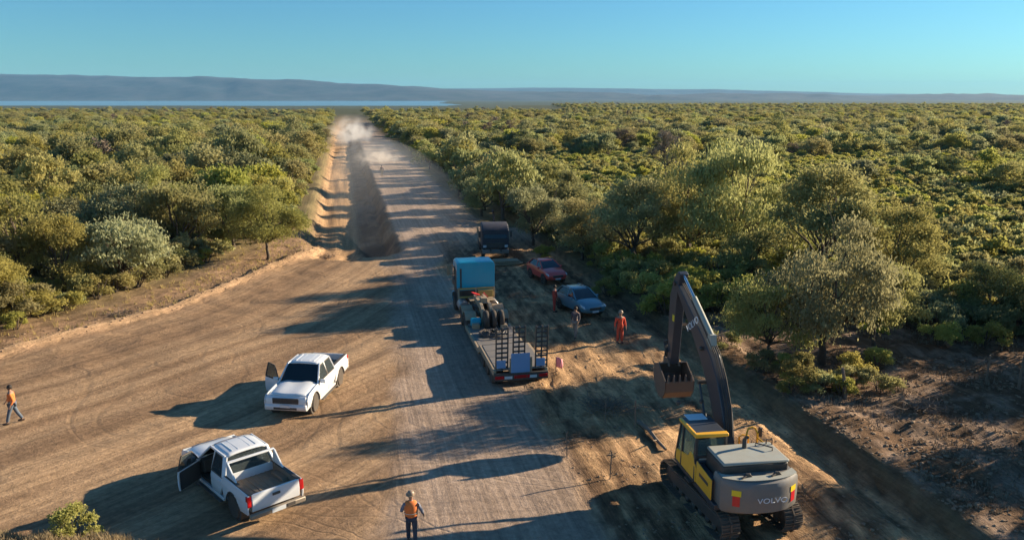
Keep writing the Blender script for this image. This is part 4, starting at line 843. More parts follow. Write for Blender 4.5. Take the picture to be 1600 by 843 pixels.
# ------------------------------------------------------------------ people
SKIN = mat('skin', (.36, .20, .13, 1), .6, var=.08); HAIR = mat('dark_hair', (.02, .014, .01, 1), .7)
def cloth(n, c): return mat(n, (*c, 1), .9, var=.25, scale=9, dust=.2, dustcol=DUSTC, bump=.2)
C_OR = cloth('orange_cloth', (.80, .20, .04)); C_DEN = cloth('denim', (.07, .11, .16)); C_NAVY = cloth('navy_cloth', (.03, .04, .07)); C_COV = cloth('red_orange_coverall', (.72, .075, .03)); C_TANSH = cloth('tan_shirt', (.33, .25, .18)); C_GREYP = cloth('grey_trousers', (.20, .19, .17)); C_RED2 = cloth('dark_red_coverall', (.52, .04, .025)); C_BLUESH = cloth('blue_grey_shirt', (.16, .18, .24))
M_BOOT = mat('work_boot', (.06, .04, .03, 1), .8); M_HELM = mat('pale_helmet', (.30, .22, .15, 1), .4); M_BAND = mat('reflective_band', (.62, .60, .45, 1), .4); M_CAPD = mat('dark_cap', (.06, .04, .035, 1), .8)
def skin_obj(name, verts, edges, rad, m, parent, root=0, lv=2):
    me = bpy.data.meshes.new(name); me.from_pydata(verts, edges, []); me.materials.append(m); o = link_mesh(name, me, parent)
    md = o.modifiers.new('skin', 'SKIN'); md.use_smooth_shade = True
    sv_ = me.skin_vertices[0].data if me.skin_vertices else None
    if sv_ is None:
        import bmesh
        bm = bmesh.new(); bm.from_mesh(me); bm.verts.layers.skin.verify(); bm.to_mesh(me); bm.free(); sv_ = me.skin_vertices[0].data
    for i, r_ in enumerate(rad): sv_[i].radius = r_ if isinstance(r_, tuple) else (r_, r_); sv_[i].use_root = (i == root)
    s_ = o.modifiers.new('sub', 'SUBSURF'); s_.levels = lv; s_.render_levels = lv
    return o
c_r = lambda z: (.160, .214)
def chain(V_, E_, R_, start, pts, rads):
    p = start
    for q, r_ in zip(pts, rads): V_.append(tuple(q)); R_.append(r_); E_.append((p, len(V_) - 1)); p = len(V_) - 1
    return p
def person(label, x, y, rz, legs=((.0, .0), (.0, .0)), arms=None, h=1.75, top=None, bottom=None, vest=None, helmet=None, hair=True, lean=0.0, cover=None, head_turn=0.0):
    """x forward, y left. legs: (hip swing, knee bend) per side; arms: (elbow offset, hand offset) from the shoulder"""
    P = thing('person', label, 'person', (x, y, hz(x, y)), rz); k = h / 1.75
    P.scale = (k, k, k)
    arms = arms or (((-.02, .10, -.29), (.05, .13, -.54)), ((-.02, -.10, -.29), (.05, -.13, -.54)))
    pel = Vector((0, 0, .93)); ln = lean
    def up(z, fx=0): return Vector((math.sin(ln) * (z - .93) + fx, 0, .93 + math.cos(ln) * (z - .93)))
    drop = 0; J = {}
    for i, s in enumerate((1, -1)):
        a, kb = legs[i]; hip = pel + Vector((0, s * .09, -.02)); kn = hip + Vector((math.sin(a) * .43, s * .015, -math.cos(a) * .43)); an = kn + Vector((math.sin(a - kb) * .42, 0, -math.cos(a - kb) * .42)); J[s] = (hip, kn, an)
    low = min(J[1][2].z, J[-1][2].z); dz = .075 - low
    for s in J: J[s] = tuple(p + Vector((0, 0, dz)) for p in J[s])
    pel.z += dz
    def U(z, fx=0, fy=0): v = up(z, fx); v.z += dz; v.y += fy; return v
    V_, E_, R_ = [tuple(pel)], [], [(.15, .11)]
    ch_ = chain(V_, E_, R_, 0, [U(1.10), U(1.28), U(1.42)], [(.135, .10), (.16, .11), (.13, .09)])
    nk = chain(V_, E_, R_, ch_, [U(1.50, .01), U(1.57, .02), U(1.66, .03), U(1.735, .02)], [.055, .07, .092, .06])
    SH = {}
    for i, s in enumerate((1, -1)):
        sh = U(1.41, 0, s * .185); el = sh + Vector(arms[i][0]); hd = sh + Vector(arms[i][1]); SH[s] = (sh, el, hd)
        e = chain(V_, E_, R_, ch_, [sh, el, hd], [.058, .043, .030]); dv = (hd - el).normalized(); pm = hd + dv * .06
        pn_ = chain(V_, E_, R_, e, [pm], [(.036, .020)])
        side = dv.cross(Vector((0, s, 0))); side = side.normalized() if side.length > .1 else Vector((1, 0, 0))
        for f_ in range(4):
            o_ = (f_ - 1.5) * .019; l = (.055, .068, .064, .048)[f_]; cr = Vector((0, -s * .25, 0))
            chain(V_, E_, R_, pn_, [pm + dv * .04 + side * o_, pm + (dv * l * 1.2) + side * o_, pm + dv * (l * 1.7) + side * o_ + cr * .08], [.0095, .0088, .0075])
        chain(V_, E_, R_, e, [hd + dv * .025 + side * .035, hd + dv * .065 + side * .052], [.012, .009])
        hip, kn, an = J[s]
        chain(V_, E_, R_, 0, [hip, kn, an, an + Vector((.10, 0, -.035))], [.088, .058, .042, (.042, .03)])
    body = skin_obj('body', V_, E_, R_, SKIN, P)
    # garments follow the same skeleton a little outside it
    tm, bmt = top or cover, bottom or cover
    V_, E_, R_ = [tuple(pel)], [], [(.172, .135)]
    if not cover:
        c_ = chain(V_, E_, R_, 0, [U(1.12), U(1.30), U(1.44)], [(.155, .125), (.18, .135), (.14, .105)])
        for i, s in enumerate((1, -1)): chain(V_, E_, R_, c_, [SH[s][0], SH[s][1], SH[s][1].lerp(SH[s][2], .85)], [.078, .060, .046])
        skin_obj('shirt', V_, E_, R_, tm, P)
        V_, E_, R_ = [tuple(pel + Vector((0, 0, .04)))], [], [(.165, .13)]
        for s in (1, -1): chain(V_, E_, R_, 0, [J[s][0], J[s][1], J[s][2] + Vector((0, 0, .02))], [.11, .079, .068])
        skin_obj('trousers', V_, E_, R_, bmt, P)
    else:
        c_ = chain(V_, E_, R_, 0, [U(1.12), U(1.30), U(1.44)], [(.158, .125), (.185, .14), (.14, .105)])
        for i, s in enumerate((1, -1)):
            chain(V_, E_, R_, c_, [SH[s][0], SH[s][1], SH[s][1].lerp(SH[s][2], .85)], [.08, .063, .05]); chain(V_, E_, R_, 0, [J[s][0], J[s][1], J[s][2] + Vector((0, 0, .02))], [.112, .083, .072])
        skin_obj('coverall', V_, E_, R_, cover, P)
    if vest:
        b = MB(); b.lathe([(.86, .96), (.93, 1.02), (.95, 1.15), (1.0, 1.30), (.98, 1.38), (.80, 1.46), (.40, 1.505)], n=20); b.v = [(p[0] * .168 + U(p[2]).x, p[1] * .225, U(p[2]).z) for p in b.v]; vo = b.build('vest', vest, P, 0, smooth='full')
        for z in (1.10,):
            b = MB(); pr_ = []
            for t in range(21): a = 2 * math.pi * t / 20; c = U(z); pr_.append((c.x + c_r(z)[0] * math.cos(a), c_r(z)[1] * math.sin(a), c.z))
            b.tube(pr_, .010, 5, cap=False); b.build('reflective_band', M_BAND, vo)

    hc = U(1.655, .03)
    for s in (1, -1):
        b = MB(); hip, kn, an = J[s]; b.lathe([(.035, -.12), (.05, -.09), (.052, .0), (.045, .10), (.02, .15)], (0, 0, 0), 12, 'x'); o = b.build('shoe', M_BOOT, P, 0, smooth='full'); o.location = an + Vector((.045, 0, -.03)); o.scale = (1, 1, .9)
    b = MB(); b.bar(hc + Vector((.085, 0, .02)), hc + Vector((.112, 0, -.018)), .022, .02); b.build('nose', SKIN, P, .004)
    for s in (1, -1):
        b = MB(); b.lathe([(.004, -.006), (.012, 0), (.004, .006)], tuple(hc + Vector((.083, s * .032, .025))), 8, 'x'); b.build('eye', HAIR, P)
        b = MB(); b.lathe([(.014, -.008), (.026, 0), (.012, .008)], tuple(hc + Vector((0, s * .092, .0))), 10, 'y'); b.build('ear', SKIN, P)
    MB().box(tuple(hc + Vector((.085, 0, -.05))), (.01, .045, .009)).build('mouth', mat('lips', (.25, .09, .07, 1), .6) if 'lips' not in bpy.data.materials else bpy.data.materials['lips'], P)
    if hair:
        vs = []; b = MB(); prof = [(.095, -.06), (.104, 0), (.100, .045), (.078, .088), (.04, .112), (.005, .12)]
        b.lathe(prof, (-.012, 0, 0), 16); o = b.build('hair', HAIR, P, 0, smooth='full'); o.location = hc + Vector((-.012, 0, .01)); o.rotation_euler = (0, R(-14), 0)
    if helmet:
        b = MB(); b.lathe([(.150, .0), (.152, .012), (.118, .02), (.118, .06), (.10, .105), (.06, .135), (.005, .145)], n=22); b.box((.14, 0, .008), (.07, .13, .012)); o = b.build('helmet', helmet, P, 0, smooth=True); o.location = hc + Vector((0, 0, .035)); o.rotation_euler = (0, R(-4), 0)
    return P
person('person in an orange work shirt and blue jeans walking at the left edge', -20.3, 30.4, R(205), h=1.64, legs=((.34, .10), (-.30, .16)), arms=(((-.10, .06, -.28), (.02, .10, -.50)), ((.10, -.06, -.27), (.24, -.08, -.46))), top=C_OR, bottom=C_DEN)
person('person in orange coveralls standing in the sun at the edge of the tree shade', 5.82, 41.2, R(-75), legs=((.06, .0), (-.05, .05)), cover=C_COV, helmet=M_HELM, hair=False)
person('person in a dark jacket and grey trousers walking beside the blue car', 3.47, 41.9, R(240), legs=((.28, .1), (-.26, .2)), arms=(((.06, .08, -.27), (.20, .08, -.44)), ((-.12, -.07, -.26), (-.10, -.10, -.50))), top=C_NAVY, bottom=C_GREYP)
person('worker in an orange vest and tan helmet seen from behind at the bottom edge', -2.98, 21.45, R(98), legs=((.22, .12), (-.20, .15)), arms=(((.04, .12, -.27), (.22, .10, -.36)), ((-.02, -.15, -.26), (.10, -.20, -.46))), h=1.62, top=C_BLUESH, bottom=C_NAVY, vest=C_OR, helmet=M_HELM, hair=False)
person('distant person standing alone on the road far beyond the trucks', -21.9, 134.5, R(-60), top=C_NAVY, bottom=C_GREYP)
person('person in dark red coveralls standing at the rear of the blue car', 2.62, 47.6, R(-10), cover=C_RED2, arms=(((.06, .05, -.28), (.16, .04, -.50)), ((.06, -.05, -.28), (.16, -.04, -.5))), h=1.7)

# ------------------------------------------------------------------ small things
WOOD = mat('weathered_wood', (.20, .15, .11, 1), .9, var=.35, scale=12, bump=.5)
C_PINK = cloth('pink_cloth', (.85, .30, .36)); C_WHT = cloth('white_cloth', (.65, .60, .55))
fl = thing('marker_flag', 'pink cloth flag on a short stake by the right rear corner of the trailer', 'flag', (2.10, 36.3, hz(2.1, 36.3)))
MB().tube([(0, 0, -.1), (.01, .02, .82)], .02, 6).build('stake', WOOD, fl)
b = MB(); vs = []
for i in range(7):
    for j in range(6):
        u_ = i / 6; v_ = j / 5; vs.append((.02 + u_ * .34 * (1 - .3 * abs(v_ - .5)), .07 * math.sin(u_ * 7 + v_ * 2) * u_, .80 - v_ * .5 - .12 * u_ * u_))
b.add(vs, [(i * 6 + j, i * 6 + j + 1, (i + 1) * 6 + j + 1, (i + 1) * 6 + j) for i in range(6) for j in range(5)]); o = b.build('flag_cloth', C_PINK, fl, 0, smooth='full'); o.modifiers.new('t', 'SOLIDIFY').thickness = .01
for (x, y, hgt, lx, ly, lb) in ((3.8, 30.5, 1.0, .03, .02, 'survey stake farthest from the camera among the three left of the excavator'), (2.05, 27.4, .95, -.04, .0, 'survey stake standing leftmost of the three beside the excavator'), (3.41, 25.6, 1.05, .05, .03, 'survey stake nearest the camera, just left of the excavator tracks'), (4.95, 30.0, 1.15, .0, .05, 'taller stake standing by the fallen pole')):
    s_ = MB(); s_.bar((0, 0, -.2), (lx, ly, hgt), .05, .035); s_.prism([(-.025, hgt - .02), (0, hgt + .06), (.025, hgt - .02)], -.015, .015); o = s_.build('survey_stake', WOOD, None, .004); o.location = (x, y, hz(x, y)); tag(o, lb, 'stake', 'survey stakes')
b = MB(); b.tube([(0, 0, .10), (.3, -.9, .12), (.45, -1.8, .09), (.64, -2.6, .08)], [.09, .08, .07, .05], 8); b.tube([(.3, -.9, .12), (.65, -1.2, .35)], [.04, .015], 6); b.tube([(.45, -1.8, .09), (.2, -2.3, .3)], [.035, .012], 6)
o = b.build('fallen_branch', WOOD, None, 0, smooth=True); o.location = (5.14, 30.4, hz(5.4, 29)); tag(o, 'dark fallen branch lying on the rough earth beside the excavator', 'branch')
for (x, y, hgt, lx, ly, r_, lb) in ((14.2, 31.9, 1.35, -.22, .1, .09, 'leaning grey stump post at the end of the roadside shrubs'), (21.2, 33.7, 1.3, .03, 0, .05, 'thin fence post in the deep shade of the clearing'), (22.15, 32.9, 1.7, .12, .05, .07, 'tall fence post at the right edge of the picture')):
    b = MB(); b.tube([(0, 0, -.2), (lx * .4, ly * .5, hgt * .5), (lx, ly, hgt)], [r_, r_ * .9, r_ * .7], 8); o = b.build('post', WOOD, None, 0, smooth=True); o.location = (x, y, hz(x, y)); tag(o, lb, 'post')
def brush(x, y, r_, seed, lb):
    g = random.Random(seed); b = MB()
    for i in range(70):
        a = g.uniform(0, 6.28); q = r_ * math.sqrt(g.random()); p = Vector((q * math.cos(a), q * math.sin(a) * .7, g.uniform(0, .12))); a2 = g.uniform(0, 6.28); l = g.uniform(.3, .9)
        b.tube([p, p + Vector((math.cos(a2) * l * .5, math.sin(a2) * l * .5, g.uniform(.05, .25))), p + Vector((math.cos(a2) * l, math.sin(a2) * l, g.uniform(.0, .35)))], [.018, .012, .004], 4, cap=False)
    o = b.build('brush_pile', WOOD, None); o.location = (x, y, hz(x, y)); tag(o, lb, 'brush pile')
brush(4.2, 31.6, .9, 2, 'dark brush by the taller stake and fallen branch'); brush(3.9, 32.4, .8, 3, 'brush lying in the tree shade right of the trailer rear'); brush(-17.0, 70.5, 1.0, 4, 'dark brush heap at the entrance of the sunken track')
brush(-23.8, 46.8, .7, 5, 'dry brush heap on the shoulder by the left woodland'); brush(16.8, 30.5, .9, 6, 'twigs heaped on the mottled clearing')
# ------------------------------------------------------------------ vegetation
def leaf_mat(name, c1, c2, trans=.5, hue=.5):
    m = bpy.data.materials.new(name); m.use_nodes = True; t = m.node_tree; t.nodes.clear()
    out = nn(t, 'ShaderNodeOutputMaterial'); tc = nn(t, 'ShaderNodeTexCoord'); oi = nn(t, 'ShaderNodeObjectInfo')
    n = nn(t, 'ShaderNodeTexNoise', Scale=1.6, Detail=4.0, Roughness=.7); t.links.new(tc.outputs['Object'], n.inputs['Vector'])
    mix = nn(t, 'ShaderNodeMix', data_type='RGBA'); mix.inputs['A'].default_value = (*c1, 1); mix.inputs['B'].default_value = (*c2, 1)
    f = mr(t, n.outputs['Fac'], .35, .65, 0, 1); t.links.new(f, mix.inputs['Factor'])
    hsv = nn(t, 'ShaderNodeHueSaturation'); t.links.new(mix.outputs['Result'], hsv.inputs['Color'])
    t.links.new(mr(t, oi.outputs['Random'], 0, 1, .482, .510), hsv.inputs['Hue'])
    r2 = mth(t, 'FRACT', mth(t, 'MULTIPLY', oi.outputs['Random'], 7.31), 0)
    t.links.new(mr(t, r2, 0, 1, .80, 1.28), hsv.inputs['Value'])
    t.links.new(mr(t, mth(t, 'FRACT', mth(t, 'MULTIPLY', oi.outputs['Random'], 3.77), 0), 0, 1, .74, .98), hsv.inputs['Saturation'])
    d = nn(t, 'ShaderNodeBsdfDiffuse'); tr = nn(t, 'ShaderNodeBsdfTranslucent'); ms = nn(t, 'ShaderNodeMixShader'); ms.inputs[0].default_value = trans
    t.links.new(hsv.outputs[0], d.inputs[0]); t.links.new(hsv.outputs[0], tr.inputs[0]); t.links.new(d.outputs[0], ms.inputs[1]); t.links.new(tr.outputs[0], ms.inputs[2]); t.links.new(ms.outputs[0], out.inputs[0])
    return m
L_OLIVE = leaf_mat('olive_leaves', (.26, .245, .065), (.41, .365, .095))
L_GREY = leaf_mat('grey_green_leaves', (.24, .26, .10), (.38, .39, .15))
L_YEL = leaf_mat('yellow_green_leaves', (.31, .32, .055), (.48, .455, .08))
L_DARK = leaf_mat('dark_green_leaves', (.15, .165, .06), (.25, .25, .09), .2)
L_DRY = leaf_mat('dry_twigs', (.17, .125, .09), (.25, .19, .13), .1)
L_GOLD = leaf_mat('golden_leaves', (.36, .36, .05), (.49, .45, .07))
L_STRAW = leaf_mat('straw', (.34, .25, .10), (.50, .38, .15))
L_DROOP = leaf_mat('drooping_leaves', (.27, .265, .085), (.42, .40, .125), .5)
BARK = mat('bark', (.10, .075, .055, 1), .95, var=.3, scale=8, bump=.5)
def crown_mesh(name, seed, rx, ry, z0, z1, nleaf, lw, ll, lobes, m, droop=.0, open_=.15):
    g = np.random.default_rng(seed)
    # lobes of foliage around the ends of the limbs
    L = []
    for i in range(lobes):
        a = g.uniform(0, 6.283); q = math.sqrt(g.uniform(0.02, 1)); t = g.uniform(0, 1) ** .75
        wz = math.sqrt(max(0.08, 1 - (t * 1.0 - .25) ** 2))
        L.append((math.cos(a) * q * rx * .72 * wz, math.sin(a) * q * ry * .72 * wz, z0 + (z1 - z0) * (.12 + .72 * t * (1 - .35 * q * q)), g.uniform(.55, 1.15)))
    L = np.array(L); base = min(rx, ry) * .36
    idx = g.integers(0, lobes, nleaf); c = L[idx, :3]; rr = base * L[idx, 3]
    d = g.normal(size=(nleaf, 3)); d /= np.linalg.norm(d, axis=1)[:, None]
    d[:, 2] = np.where(d[:, 2] < -.35, -d[:, 2] * .6, d[:, 2])
    rad = rr * (g.uniform(0, 1, nleaf) ** .38) * (1 + .22 * g.normal(size=nleaf).clip(-1.5, 1.5) * .6)
    p = c + d * rad[:, None] * np.array([1.05, 1.05, .78])
    # clumping: pull leaves towards small sprays
    nsp = max(20, nleaf // 14); sp = p[g.integers(0, nleaf, nsp)]
    k = g.integers(0, nsp, nleaf); far = g.uniform(0, 1, nleaf) < .72
    off = g.normal(size=(nleaf, 3)) * np.array([.16, .16, .12]) * (rx / 3.2)
    if droop > 0: off[:, 2] = -np.abs(g.normal(size=nleaf)) * droop * (rx / 3.2)
    p = np.where(far[:, None], sp[k] + off, p)
    ax = g.normal(size=(nleaf, 3)); ax /= np.linalg.norm(ax, axis=1)[:, None]
    if droop > 0: ax[:, 2] = -np.abs(ax[:, 2]) - .9; ax /= np.linalg.norm(ax, axis=1)[:, None]
    b = np.cross(ax, g.normal(size=(nleaf, 3))); b /= np.linalg.norm(b, axis=1)[:, None]
    s = g.uniform(.6, 1.4, nleaf)[:, None]
    A = ax * s * ll / 2; B = b * s * lw / 2
    V4 = np.stack([p - A, p + B * 1.0 - A * .1, p + A, p - B * 1.0 - A * .1], 1).reshape(-1, 3)
    me = bpy.data.meshes.new(name); n = nleaf
    me.vertices.add(4 * n); me.vertices.foreach_set('co', V4.ravel())
    me.loops.add(4 * n); me.loops.foreach_set('vertex_index', np.arange(4 * n, dtype=np.int32))
    me.polygons.add(n); me.polygons.foreach_set('loop_start', np.arange(0, 4 * n, 4, dtype=np.int32)); me.update(calc_edges=True)
    me.materials.append(m); me['lobes'] = [float(x) for x in L[:, :3].ravel()]
    return me
def trunk_mesh(name, seed, h, r, lobes, z0, stems=1, bare=False):
    g = random.Random(seed); b = MB(); L = np.array(lobes).reshape(-1, 3)
    def wob(p0, p1, r0, r1, k=4, n=7, amp=.07):
        p0, p1 = Vector(p0), Vector(p1); ln = (p1 - p0).length; pts = []; rs = []
        for i in range(k + 1):
            t = i / k; q = p0.lerp(p1, t)
            if 0 < i < k: q += Vector((g.uniform(-1, 1), g.uniform(-1, 1), g.uniform(-.5, .8))) * amp * ln
            pts.append(q); rs.append(r0 + (r1 - r0) * t)
        b.tube(pts, rs, n); return pts
    forks = []
    for s in range(stems):
        a = g.uniform(0, 6.28); sp = .25 * s
        top = (math.cos(a) * (.3 + sp) * z0 * .4, math.sin(a) * (.3 + sp) * z0 * .4, z0 * g.uniform(.85, 1.15) + .25)
        b.tube([(math.cos(a) * sp * .5, math.sin(a) * sp * .5, -.25), (math.cos(a) * sp * .5, math.sin(a) * sp * .5, .1)], [r * 1.5, r * 1.05], 8, cap=False)
        pts = wob((math.cos(a) * sp * .5, math.sin(a) * sp * .5, .05), top, r, r * .68, 5, 8, .05); forks.append(pts[-1]); forks.append(pts[-2])
    for i, l in enumerate(L[:14]):
        f = min(forks, key=lambda q: (Vector(l) - q).length)
        pts = wob(f, l, r * .48, r * .12, 5, 6, .07)
        for j in range(3 if bare else 2):
            q = pts[g.choice((2, 3, 4))]; e = Vector(l) + Vector((g.uniform(-1, 1), g.uniform(-1, 1), g.uniform(-.3, .9))) * (1.2 if not bare else 1.6)
            pp = wob(q, e, r * .16, r * .035, 3, 4, .1)
            if bare:
                for _ in range(3): wob(pp[2], pp[2] + Vector((g.uniform(-1, 1), g.uniform(-1, 1), g.uniform(-.1, .9))), r * .06, r * .02, 2, 3, .1)
    me = bpy.data.meshes.new(name); me.from_pydata(b.v, [], b.f); me.shade_smooth(); me.materials.append(BARK)
    return me
KINDS = {   # species: leaf material, radius, clear stem, height, droop, lobes
    'spreading': (L_OLIVE, 3.3, .9, 5.2, 0.0, 17), 'drooping': (L_DROOP, 3.4, .8, 6.2, .16, 20), 'bushy': (L_YEL, 2.9, .25, 4.2, 0.0, 16),
    'dark': (L_DARK, 3.0, .5, 4.7, 0.0, 16), 'grey': (L_GREY, 3.0, .5, 4.5, .08, 15), 'dry': (L_DRY, 2.5, 1.2, 5.0, 0.0, 12)}
TREES = {}
def tree_protos(kind, lod, nvar):
    m, rx, z0, z1, dr, lb = KINDS[kind]
    q = {'near': (17000, .06, .145, 1), 'mid': (9000, .085, .19, 1), 'far': (4200, .14, .26, 1)}[lod]
    out = []
    for i in range(nvar):
        sd_ = hash_(kind) * 31 + i * 7 + {'near': 0, 'mid': 100, 'far': 200}[lod]
        nl = q[0] if kind != 'dry' else q[0] // 5
        cm = crown_mesh(kind + '_crown', sd_, rx, rx * .92, z0, z1, nl, q[1], q[2], lb, m, dr)
        tm = trunk_mesh(kind + '_trunk', sd_, z1, .13 if lod != 'far' else .16, cm['lobes'] if lod != 'far' else cm['lobes'][:15], z0, 1 + (i + hash_(kind)) % 3, kind == 'dry')
        out.append((cm, tm))
    return out
def hash_(s): return sum(ord(c) * (i + 1) for i, c in enumerate(s)) % 97
for k_ in KINDS:
    for lod, nv in (('near', 2), ('mid', 2), ('far', 2)): TREES[k_, lod] = tree_protos(k_, lod, nv)
rt = random.Random(77)
def hz(x, y): return float(height(np.array([x]), np.array([y]))[0])
KNAME = {'spreading': 'spreading_tree', 'drooping': 'drooping_tree', 'bushy': 'bushy_tree', 'dark': 'dark_tree', 'grey': 'grey_green_tree', 'dry': 'bare_tree'}
def plant_tree(x, y, kind, s, label, lod='near', group=None, var=None, rz=None, sz=None):
    v = TREES[kind, lod]; cm, tm = v[rt.randrange(len(v)) if var is None else var]
    t = thing(KNAME[kind], label, 'tree', (x, y, hz(x, y) - .04), rt.uniform(0, 6.28) if rz is None else rz, group)
    t.scale = (s, s, s * (sz or rt.uniform(.85, 1.3)))
    link_mesh('crown', cm, t); link_mesh('trunk', tm, t); return t
# shrubs
SHR = {}
for k_, (m_, r_, h_, dr_) in {'yellow': (L_YEL, 1.35, 1.7, 0), 'olive': (L_OLIVE, 1.5, 1.7, 0), 'grey': (L_GREY, 1.4, 1.5, .1), 'golden': (L_GOLD, 1.4, 1.5, 0), 'dark': (L_DARK, 1.5, 1.8, 0)}.items():
    for lod, (n_, w_, l_) in {'near': (4500, .055, .12), 'mid': (2800, .07, .15), 'far': (1500, .12, .22)}.items():
        SHR[k_, lod] = [crown_mesh(k_ + '_shrub', 500 + i + hash_(k_), r_, r_ * .9, .05, h_, n_, w_, l_, 8, m_, dr_) for i in range(2)]
def plant_shrub(x, y, kind, s, label, lod='near', group=None, sz=None):
    v = SHR[kind, lod]; me = v[rt.randrange(2)]
    t = thing('shrub', label, 'shrub', (x, y, hz(x, y) - .03), rt.uniform(0, 6.28), group)
    t.scale = (s, s, s * (sz or rt.uniform(.85, 1.1)))
    link_mesh('foliage', me, t)
    st_ = SHR_STEM; link_mesh('stem', st_, t); return t
_b = MB(); _g = random.Random(3)
for i in range(9):
    a = _g.uniform(0, 6.28); q = _g.uniform(.3, .9)
    _b.tube([(0.05 * math.cos(a), .05 * math.sin(a), -.1), (.5 * q * math.cos(a), .5 * q * math.sin(a), .5), (q * math.cos(a), q * math.sin(a), 1.15)], [.035, .025, .01], 4)
SHR_STEM = bpy.data.meshes.new('stem'); SHR_STEM.from_pydata(_b.v, [], _b.f); SHR_STEM.materials.append(BARK)

# ---- the trees the photograph shows singly
HERO = [
 (12.4, 36.7, 'drooping', .74, 'grey-green tree with a straight dark trunk, first behind the excavator boom', 0),
 (15.0, 36.6, 'drooping', 1.0, 'large drooping grey-green tree at the corner of the cleared ground on the right', 1),
 (18.6, 39.2, 'drooping', .74, 'drooping tree hanging over the dark shade, right-hand tree of the roadside clump', 0),
 (13.6, 60.5, 'drooping', 1.38, 'tallest grey-green tree of the right roadside, bare twigs showing at its top', 1),
 (9.2, 59.0, 'spreading', 1.15, 'broad olive tree behind the parked blue car', 0),
 (16.5, 53.5, 'grey', .72, 'low rounded tree between the tallest roadside tree and the large drooping one', 1),
 (16.0, 57.0, 'drooping', 1.35, 'tall olive tree right of the tallest roadside tree', 0),
 (20.5, 51.5, 'spreading', 1.3, 'tall olive tree beyond the large drooping tree', 0),
 (24.0, 48.5, 'spreading', 1.0, 'broad olive tree behind the large drooping tree', 1),
 (5.6, 62.5, 'spreading', 1.0, 'olive tree behind the parked red car', 1),
 (1.9, 70.5, 'grey', 1.05, 'grey-green tree behind the parked dark truck', 0),
 (8.2, 66.5, 'drooping', .95, 'grey-green tree standing behind the red car tree', 0),
 (19.5, 54.0, 'bushy', 1.0, 'yellow-green bushy tree between the drooping trees and the scrub plain', 0),
 (27.0, 43.5, 'dark', .72, 'dark green tree over the shaded right edge of the clearing', 0),
 (30.0, 41.6, 'spreading', .95, 'olive tree at the far right end of the clearing', 0),
 (-19.9, 63.6, 'spreading', .98, 'small umbrella-shaped olive tree with a thin trunk by the left berm', 1),
 (-24.0, 67.5, 'grey', 1.1, 'grey-green tree behind the small umbrella-shaped tree', 0),
 (-30.5, 62.0, 'dark', 1.15, 'large dark green tree in the left woodland edge', 0),
 (-27.4, 68.0, 'dark', .95, 'dark rounded tree right of the largest dark tree on the left', 1),
 (-32.2, 72.0, 'bushy', 1.25, 'bright yellow-green tree behind the dark trees on the left', 0),
 (-26.0, 77.0, 'bushy', 1.15, 'yellow-green tree near the sunken track', 1),
 (-43.5, 66.0, 'bushy', 1.2, 'tall yellow-green tree at the left edge of the picture', 1),
 (-41.0, 58.0, 'spreading', 1.05, 'olive tree with a dark visible limb at the left edge', 0),
 (-30.2, 44.5, 'spreading', .86, 'low olive tree nearest the camera on the left woodland edge', 0),
 (-34.0, 48.5, 'spreading', .95, 'broad olive tree in the corner of the left woodland', 1),
 (-29.6, 51.0, 'spreading', .82, 'olive tree spreading over the dry shoulder on the left', 0),
 (-30.5, 56.3, 'grey', .8, 'grey-green low tree between the olive trees and the dark tree on the left', 1),
 (22.6, 117.0, 'dry', 1.35, 'pinkish-brown bare tree standing up from the green scrub plain', 0),
 (-3.4, 88.0, 'grey', 1.0, 'grey-green tree at the road edge beyond the dark truck', 1),
]
for x, y, k_, s_, lb_, v_ in HERO: plant_tree(x, y, k_, s_ * 1.12, lb_, 'near', None, v_)
KD0 = {'drooping': 'drooping grey-green', 'spreading': 'olive spreading', 'grey': 'rounded grey-green'}
